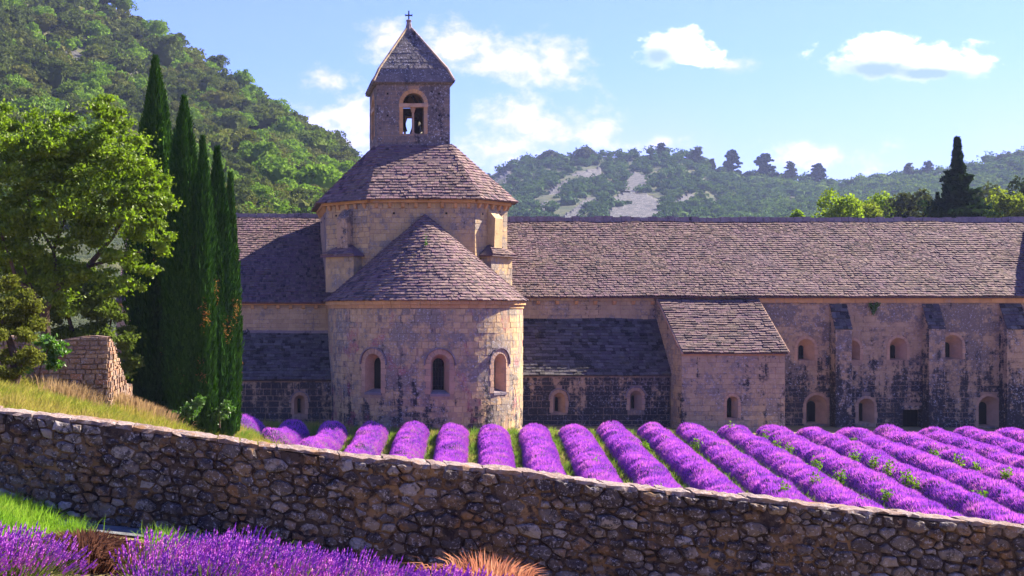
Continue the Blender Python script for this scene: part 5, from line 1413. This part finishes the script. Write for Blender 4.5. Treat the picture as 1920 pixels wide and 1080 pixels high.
def lavender_row(k, label):
    r = np.random.default_rng(700 + k); xf = 12.06 + 1.89 * (k - 6)
    y1 = (60.3 if k < 9 else 61.3) + r.uniform(-.25, .25)
    y0 = {0: 57.2, 1: 54.5, 2: 51, 3: 49., 4: 46., 5: 44., 6: 40.}.get(k, 36. if k < 9 else 30.)
    # stop where the row leaves the frame on the right
    while xf + (y0 - 62) * DX > X(2500, y0) and y0 < y1 - 3: y0 += .5
    W_ = .73 + r.uniform(-.03, .03)
    ln = y1 - y0; nl = int(ln / .22) + 1; nt = 13
    ys = np.linspace(y0, y1, nl); ts = np.linspace(-1, 1, nt)
    wob = .15 * fbm(ys * .35, k * 3.7, 0, 3); hv = 1 + .5 * fbm(ys * .9, k * 5.1 + 40, 0, 3)
    endf = np.sqrt(np.clip((y1 - ys) / .55, 0.03, 1)) * np.sqrt(np.clip((ys - y0) / .6, 0.03, 1))
    def surf(y, t):
        w = W_ * np.interp(y, ys, endf) ** .5; xx = xf + (y - 62) * DX + np.interp(y, ys, wob) + t * w
        prof = (.78 if k < 5 else .66) * np.clip(1 - np.abs(t) ** 2.6, 0, 1) ** .6 * np.interp(y, ys, hv * endf)
        bush = 1 + .6 * fbm(xx * 1.4, y * 1.4, k, 3)
        return xx, ground_c(xx, y) + prof * bush
    YY, TT_ = np.meshgrid(ys, ts, indexing='ij'); xx, zz = surf(YY, TT_)
    a = Acc(); a.add(np.stack([xx, YY, zz - .06], -1).reshape(-1, 3), [[i * nt + j, i * nt + j + 1, (i + 1) * nt + j + 1, (i + 1) * nt + j] for i in range(nl - 1) for j in range(nt - 1)])
    o = mk('lavender_row', a, M['lavbed'], smooth=True); tag(o, label, 'lavender', 'rows of flowering lavender in front of the abbey')
    dens = 640 if y0 < 45 else 600
    n = int(ln * 1.75 * dens)
    y = r.uniform(y0, y1, n); t = np.clip(np.sin(r.uniform(-1.5, 1.5, n)) * 1.0, -.985, .985); x, z = surf(y, t)
    C = np.stack([x, y, z - .05], 1)
    lean = np.stack([t * .75 + .1, np.where(y > y1 - .5, .5, 0.) - .05, np.ones(n)], 1) + r.normal(size=(n, 3)) * .16; lean /= np.linalg.norm(lean, axis=1, keepdims=True)
    s = np.cross(lean, rand_unit(r, n)); s /= np.linalg.norm(s, axis=1, keepdims=True)
    L = r.uniform(.06, .135, (n, 1)); Wd = r.uniform(.010, .017, (n, 1))
    V = np.stack([C - s * Wd, C + s * Wd, C + lean * L], 1).reshape(-1, 3)
    a = Acc(); i = np.arange(n)[:, None] * 3; a.add(V, np.concatenate([i, i + 1, i + 2], 1))
    tag(mk('flower_spikes', a, M['lav'], o), kind='stuff')
# fast ground for many points: bilinear lookup
_gx = np.arange(-16, 60, .5); _gy = np.arange(17.5, 70, .5); _gz = back_z(*np.meshgrid(_gx, _gy, indexing='ij'))
def ground_c(x, y):
    x = np.asarray(x, float); y = np.asarray(y, float)
    fx = np.clip((x + 16) / .5, 0, len(_gx) - 1.001); fy = np.clip((y - 17.5) / .5, 0, len(_gy) - 1.001); i = fx.astype(int); j = fy.astype(int); u = fx - i; v = fy - j
    return (_gz[i, j] * (1 - u) + _gz[i + 1, j] * u) * (1 - v) + (_gz[i, j + 1] * (1 - u) + _gz[i + 1, j + 1] * u) * v
ords = ['leftmost', 'second', 'third', 'fourth', 'fifth', 'sixth', 'seventh', 'eighth', 'ninth', 'tenth', 'eleventh', 'twelfth', 'thirteenth', 'fourteenth', 'fifteenth', 'sixteenth', 'seventeenth', 'eighteenth', 'nineteenth', 'twentieth', 'twenty first']
feat = {0: 'short round end of a lavender row beside the dry grass, leftmost of the field', 1: 'short lavender row with a faded green patch, second from the left', 2: 'lavender row in front of the left chapel corner, third from the left',
        6: 'straight upright lavender row between two bright grass strips, below the apse right window', 7: 'lavender row ending below the right edge of the round apse'}
for k in range(21):
    lavender_row(k, feat.get(k, 'purple lavender row, %s counted from the left end of the field' % ords[k]))

# ------------------------------------------------------------------ grasses
def blades(n, xy, zf, hmin, hmax, wd, r, lean=.35, wind=(.15, 0)):
    x, y = xy; z = zf(x, y); B = np.stack([x, y, z - .02], 1); n = len(x)
    up = np.stack([wind[0] + r.normal(size=n) * lean, wind[1] + r.normal(size=n) * lean, np.ones(n)], 1); up /= np.linalg.norm(up, axis=1, keepdims=True)
    s = np.cross(up, rand_unit(r, n)); s /= np.linalg.norm(s, axis=1, keepdims=True)
    h = r.uniform(hmin, hmax, (n, 1)); w = wd * r.uniform(.6, 1.4, (n, 1)); m = B + up * h * .6; tip = B + up * h + np.stack([up[:, 0], up[:, 1], -np.abs(up[:, 0]) * .5], 1) * h * .35
    V = np.stack([B - s * w, B + s * w, m + s * w * .6, m - s * w * .6, tip], 1).reshape(-1, 3); i = np.arange(n)[:, None] * 5
    return V, np.concatenate([i, i + 1, i + 2, i + 3], 1), np.concatenate([i + 3, i + 2, i + 4], 1)
def grass_mat(name, stops, sc=.6, trans=.4):
    m, t = new_mat(name); isl = t.node('ShaderNodeNewGeometry').outputs['Random Per Island']; p = t.pos(); n = t.noise(p, sc, 4, .65)
    v = t.math('ADD', t.math('MULTIPLY', isl, .4), t.math('MULTIPLY', t.ramp(n, .3, .7), .6)); c = colramp(t, v, stops)
    d = t.node('ShaderNodeBsdfDiffuse'); tr = t.node('ShaderNodeBsdfTranslucent'); mx = t.node('ShaderNodeMixShader'); mx.inputs[0].default_value = trans
    t.l.new(c, d.inputs[0]); t.l.new(c, tr.inputs[0]); t.l.new(d.outputs[0], mx.inputs[1]); t.l.new(tr.outputs[0], mx.inputs[2]); t.l.new(mx.outputs[0], t.out.inputs[0]); return m
M['meadow'] = grass_mat('meadow_grass', [(0, (.13, .2, .02)), (.35, (.22, .26, .03)), (.65, (.34, .3, .06)), (1, (.4, .3, .1))])
M['lush'] = grass_mat('lush_grass', [(0, (.12, .26, .02)), (.6, (.2, .36, .03)), (1, (.3, .36, .06))])
M['aisle'] = grass_mat('aisle_grass', [(0, (.08, .18, .02)), (.5, (.16, .26, .03)), (.8, (.3, .28, .07)), (1, (.4, .26, .12))], .5)
M['dry'] = grass_mat('dry_seed_grass', [(0, (.24, .16, .08)), (1, (.4, .28, .14))])
def grasses():
    r = np.random.default_rng(77)
    # bank behind the wall
    n = 75000; y = 17.6 + r.uniform(0, 1, n) ** 1.4 * 28; px = r.uniform(-60, 470, n); x = (px - CX) * y / F
    a = Acc(); a.add(*blades(n, (x, y), ground_c, .10, .34, .008, r, wind=(.25, 0)))
    tag(mk('meadow_grass', a, M['meadow']), 'yellow green meadow grass on the bank behind the wall, around the ruin', 'grass', kind='stuff')
    # dry grass left of and between the first rows and along the abbey foot
    n = 42000; y = r.uniform(44, 65.5, n); x = r.uniform(-4, 9, n); a = Acc()
    k = r.uniform(0, 1, n) < np.interp(x, [-4, 3, 9], [1, .9, .25]); a.add(*blades(0, (x[k], y[k]), ground_c, .12, .42, .010, r))
    tag(mk('dry_grass', a, M['dry' if False else 'meadow']), 'dry straw coloured grass at the left end of the lavender field by the abbey foot', 'grass', kind='stuff')
    # green strips between the rows
    V_ = []; n = 3400; a = Acc()
    for k in range(0, 21):
        g = n if k < 11 else 1500
        y = r.uniform(33 if k > 5 else 42, 62, g); x = 12.06 + 1.89 * (k - 6) + .945 + (y - 62) * DX + r.normal(size=g) * .12
        a.add(*blades(g, (x, y), ground_c, .15, .42 if k < 11 else .5, .016, r))
    tag(mk('aisle_grass', a, M['aisle']), 'green grass strips growing between the lavender rows', 'grass', kind='stuff')
    # bright grass left in front of the wall and along the gutter
    a = Acc(); n = 9000; px = r.uniform(-80, 105, n); y = r.uniform(13.4, 16.9, n); x = (px - CX) * y / F
    dens = np.clip((x + 2.25) / -1., 0, 1) + .012; k = r.uniform(0, 1, n) < dens
    a.add(*blades(n, (x[k], y[k]), front_z, .12, .34, .008, r, wind=(.2, 0)))
    for c, w_, n in ((X(300, 15.9), .12, 350), (X(115, 15.4), .15, 400), (X(470, 15.8), .4, 150)):
        x = c + r.normal(size=n) * w_; y = 16.1 + r.normal(size=n) * .22; a.add(*blades(n, (x, y), front_z, .1, .3, .005, r))
    tag(mk('lush_grass', a, M['lush']), 'bright green grass below the wall at the lower left', 'grass', kind='stuff')
grasses()
# tall seed heads by the ruin and reddish dry tufts by the road
def tuft(name, c, n, h, w, mat, label, cat, seed, spread=.14, lean=.3, zf=front_z, group=None):
    r = np.random.default_rng(seed); x = c[0] + r.normal(size=n) * spread; y = c[1] + r.normal(size=n) * spread; B = np.stack([x, y, zf(x, y) - .03], 1)
    dirv = np.stack([(x - c[0]) / spread * lean * .7 + .1, (y - c[1]) / spread * lean * .5, np.ones(n)], 1) + r.normal(size=(n, 3)) * .12; dirv /= np.linalg.norm(dirv, axis=1, keepdims=True)
    s = np.cross(dirv, rand_unit(r, n)); s /= np.linalg.norm(s, axis=1, keepdims=True); hh = h * r.uniform(.45, 1.05, (n, 1)); ww = w * r.uniform(.6, 1.4, (n, 1))
    m1 = B + dirv * hh * .5; m2 = B + dirv * hh * .82; tip = B + dirv * hh + np.stack([dirv[:, 0], dirv[:, 1], -np.abs(dirv[:, 0])], 1) * hh * .25
    V = np.stack([B - s * ww, B + s * ww, m1 + s * ww * .7, m1 - s * ww * .7, m2 + s * ww * 1.3, m2 - s * ww * 1.3, tip], 1).reshape(-1, 3); i = np.arange(n)[:, None] * 7
    a = Acc(); a.add(V, np.concatenate([i, i + 1, i + 2, i + 3], 1), np.concatenate([i + 3, i + 2, i + 4, i + 5], 1), np.concatenate([i + 5, i + 4, i + 6], 1))
    return tag(mk(name, a, mat, None, (c[0], c[1], float(zf(c[0], c[1])))), label, cat, group)
mred = grass_mat('russet_dry_grass', [(0, (.3, .1, .06)), (.5, (.45, .19, .11)), (1, (.5, .28, .16))], 3.)
tuft('dry_grass_tuft', (X(925, 14.6), 14.6), 800, .66, .0055, mred, 'russet dry grass tuft at the lower edge, right of the front lavender', 'grass tuft', 1, .2, .55)
tuft('dry_grass_tuft', (X(1262, 15.2), 15.2), 420, .5, .0045, M['dry'], 'pale dry grass tuft at the very bottom edge in front of the wall', 'grass tuft', 2, .12)
for k, (p_, q_, lb) in enumerate(((150, 28.6, 'pale seed grass at the foot of the ruined wall, nearest to its sunlit corner'), (112, 27.8, 'pale seed grass before the shaded face of the ruined wall'), (255, 31.5, 'thick straw coloured grass below the sunlit end of the ruined wall'),
                             (296, 34, 'thin brown grass stems at the foot of the tallest cypress'))):
    tuft('seed_grass', (X(p_, q_), q_), 420 if k != 2 else 1500, .62 if k != 2 else .5, .006, M['dry'], lb, 'grass tuft', 30 + k, .22 if k != 2 else .4, .15, zf=ground_c)
tuft('heather_tuft', (X(165, 13.5), 13.5), 3600, .42, .006, grass_mat('dark_brown_stems', [(0, (.07, .03, .02)), (1, (.13, .06, .04))], 3.), 'dark brown withered lavender clump among the flowering front bushes', 'shrub', 5, .24, .9)
# green weeds in the rows
mweed = leaf_mat('weed_leaves', [(0, (.12, .22, .02)), (1, (.17, .25, .03))], .45, small=.5)
weeds = [(1433, 818), (1455, 835), (1478, 842), (1530, 870), (1528, 900), (1602, 855), (1576, 890), (1640, 865), (1665, 880), (1700, 895), (1715, 905), (1750, 848), (1797, 862), (1830, 875), (1890, 890), (1662, 926), (1615, 945), (1470, 920), (1210, 835), (1305, 832), (1120, 870), (1600, 828), (1670, 870), (1885, 888), (1370, 805), (1230, 920), (1840, 930)]
for k, (px, py) in enumerate(weeds):
    Y = 45.
    for _ in range(12): Y = (CZ - (float(ground_c(X(px, Y), Y)) + .6)) * F / (py - HY)
    Y = min(61.5, Y); c = (X(px, Y), Y, float(ground_c(X(px, Y), Y))); r = np.random.default_rng(800 + k); a = Acc(); n = 110
    C = np.array([c[0], c[1], c[2] + .52]) + r.normal(size=(n, 3)) * np.array([.1, .1, .15]); leaf_quads(a, C, .055, r, nbias=np.array([0, 0, .5]))
    o_ = empty('weed', c); tag(mk('leaves', a, mweed, o_, c), kind='stuff'); a = Acc()
    for j in range(4): tube(a, [c, (c[0] + r.normal() * .1, c[1] + r.normal() * .1, c[2] + .7)], [.008, .005], 4)
    tag(mk('stems', a, mweed, o_, c), kind='stuff')
    tag(o_, 'bright green weed %s the %s lavender row, %s' % ('beside', ords[int(np.clip(round((c[0] - 12.06 - (c[1] - 62) * DX) / 1.89 + 6), 0, 20))], 'at its far end' if Y > 58 else ('in its far half' if Y > 51 else ('halfway along it' if Y > 46 else ('in its near half' if Y > 41 else 'close to the wall')))), 'weed', 'green weeds among the lavender rows')

# ------------------------------------------------------------------ lavender bushes in the foreground
M['lavnear'] = lav_mat('near_lavender_flowers', [(0, (.16, .05, .36)), (.35, (.32, .085, .5)), (.7, (.54, .15, .56)), (1, (.7, .3, .56))], .4)
def lav_bush(seed, nst=330, R_=.46, H_=.5):
    r = np.random.default_rng(seed)
    st = Acc(); fl = Acc()
    t = r.uniform(0, 6.283, nst); q = np.sqrt(r.uniform(0, 1, nst)); bx, by = q * .12 * np.cos(t), q * .12 * np.sin(t)
    tipx = q * R_ * np.cos(t) + .13; tipy = q * R_ * np.sin(t); h = H_ * np.sqrt(1 - .55 * q ** 2) * r.uniform(.72, 1.12, nst)
    B = np.stack([bx, by, np.zeros(nst)], 1); T = np.stack([tipx, tipy, h], 1) + r.normal(size=(nst, 3)) * .025
    d = T - B; L = np.linalg.norm(d, axis=1, keepdims=True); d = d / L; d = d + np.array([.12, 0, .25]); d /= np.linalg.norm(d, axis=1, keepdims=True)
    s = np.cross(d, rand_unit(r, nst)); s /= np.linalg.norm(s, axis=1, keepdims=True); f = np.cross(d, s)
    mid_ = B + (T - B) * .55 + np.array([0, 0, .04]); w = .0022
    V = np.stack([B - s * w, B + s * w, mid_ + s * w, mid_ - s * w, T + s * w, T - s * w], 1).reshape(-1, 3); i = np.arange(nst)[:, None] * 6
    st.add(V, np.concatenate([i, i + 1, i + 2, i + 3], 1), np.concatenate([i + 3, i + 2, i + 4, i + 5], 1))
    # flower head: stacked whorls
    hl = r.uniform(.045, .085, (nst, 1)); hw = r.uniform(.007, .0115, (nst, 1))
    rings = [(0., .45), (.22, 1.), (.4, .55), (.62, .9), (.85, .45)]; V = []
    for zf_, rf_ in rings:
        for a_ in (0, 2.1, 4.2): V.append(T + d * hl * zf_ + (s * math.cos(a_ + zf_ * 3) + f * math.sin(a_ + zf_ * 3)) * hw * rf_)
    V.append(T + d * hl * 1.05); V = np.stack(V, 1).reshape(-1, 3); i = np.arange(nst)[:, None] * 16
    Fq = [[j * 3 + k, j * 3 + (k + 1) % 3, (j + 1) * 3 + (k + 1) % 3, (j + 1) * 3 + k] for j in range(4) for k in range(3)]; Ft = [[12, 13, 15], [13, 14, 15], [14, 12, 15]]
    fl.add(V, (np.array(Fq)[None] + i[:, :, None]).reshape(-1, 4), (np.array(Ft)[None] + i[:, :, None]).reshape(-1, 3))
    # grey green leaves low in the bush
    n = 1300; t = r.uniform(0, 6.283, n); q = np.sqrt(r.uniform(0, 1, n)); C = np.stack([q * R_ * .8 * np.cos(t), q * R_ * .8 * np.sin(t), r.uniform(0, .6, n) * H_ * .8 * (1 - .4 * q)], 1)
    leaf_quads(st, C, .028, r, nbias=np.array([0, 0, 0.]), aspect=.16)
    return st, fl
def near_lavender():
    protos = []
    for k in range(4):
        st, fl = lav_bush(900 + k); e = empty('lavender_bush', (0, 0, 0)); a = tag(mk('stems', st, M['lavstem'], e), kind='stuff'); b = tag(mk('flower_heads', fl, M['lavnear'], e), kind='stuff'); protos.append(e)
    r = random.Random(5); spots = []
    for Y in np.arange(10.5, 15.4, .42):
        x = X(-90, Y)
        while x < X(930, Y):
            px = CX + F * x / Y
            # outline of the planting seen from the road
            ylim = np.interp(px, [-100, 0, 60, 110, 150, 200, 240, 300, 420, 480, 640, 700, 800, 860, 900], [975, 985, 1010, 1035, 1055, 1045, 1015, 995, 992, 1005, 1035, 1048, 1055, 1068, 1090])
            z = float(front_z(x, Y)); pyt = HY + (CZ - z - .58) * F / Y
            if pyt > ylim and pyt < 1190: spots.append((x + r.uniform(-.1, .1), Y + r.uniform(-.12, .12), z))
            x += .44
    for n, (x, y, z) in enumerate(spots):
        px = CX + F * x / y
        if abs(px - 165) < 34 and 12.4 < y < 15: continue
        c = copy_tree(protos[n % 4], (x, y, z - .02), r.uniform(-.5, .5), r.uniform(.88, 1.1))
        tag(c, 'lavender bush, %s line from the bottom, %s' % (['first', 'second', 'third', 'fourth', 'fifth', 'sixth', 'seventh', 'eighth', 'ninth', 'tenth', 'eleventh', 'twelfth'][int((y - 10.3) / .42) % 12], 'by the left edge' if px < 110 else ('beside the withered clump' if px < 230 else ('under the concrete gutter end' if px < 400 else ('in the middle of the bed' if px < 620 else 'near the russet grass tuft')))), 'lavender bush', 'lavender bushes in the bed in front of the wall')
    for e in protos:
        for ch in list(e.children): bpy.data.objects.remove(ch)
        bpy.data.objects.remove(e)
near_lavender()

# ------------------------------------------------------------------ haze
def haze():
    m = bpy.data.materials.new('haze'); m.use_nodes = True; t = NT(m.node_tree); t.n.clear(); out = t.node('ShaderNodeOutputMaterial')
    v = t.node('ShaderNodeVolumePrincipled'); v.inputs['Color'].default_value = HAZE_C; v.inputs['Density'].default_value = HAZE_D; v.inputs['Anisotropy'].default_value = 0.
    t.l.new(v.outputs[0], out.inputs['Volume'])
    a = Acc(); add_box(a, -900, 2600, -30, 1250, -6, 420); tag(mk('haze', a, m), kind='stuff')
HAZE_D = .00016; HAZE_C = (.5, .6, 1, 1)
haze()
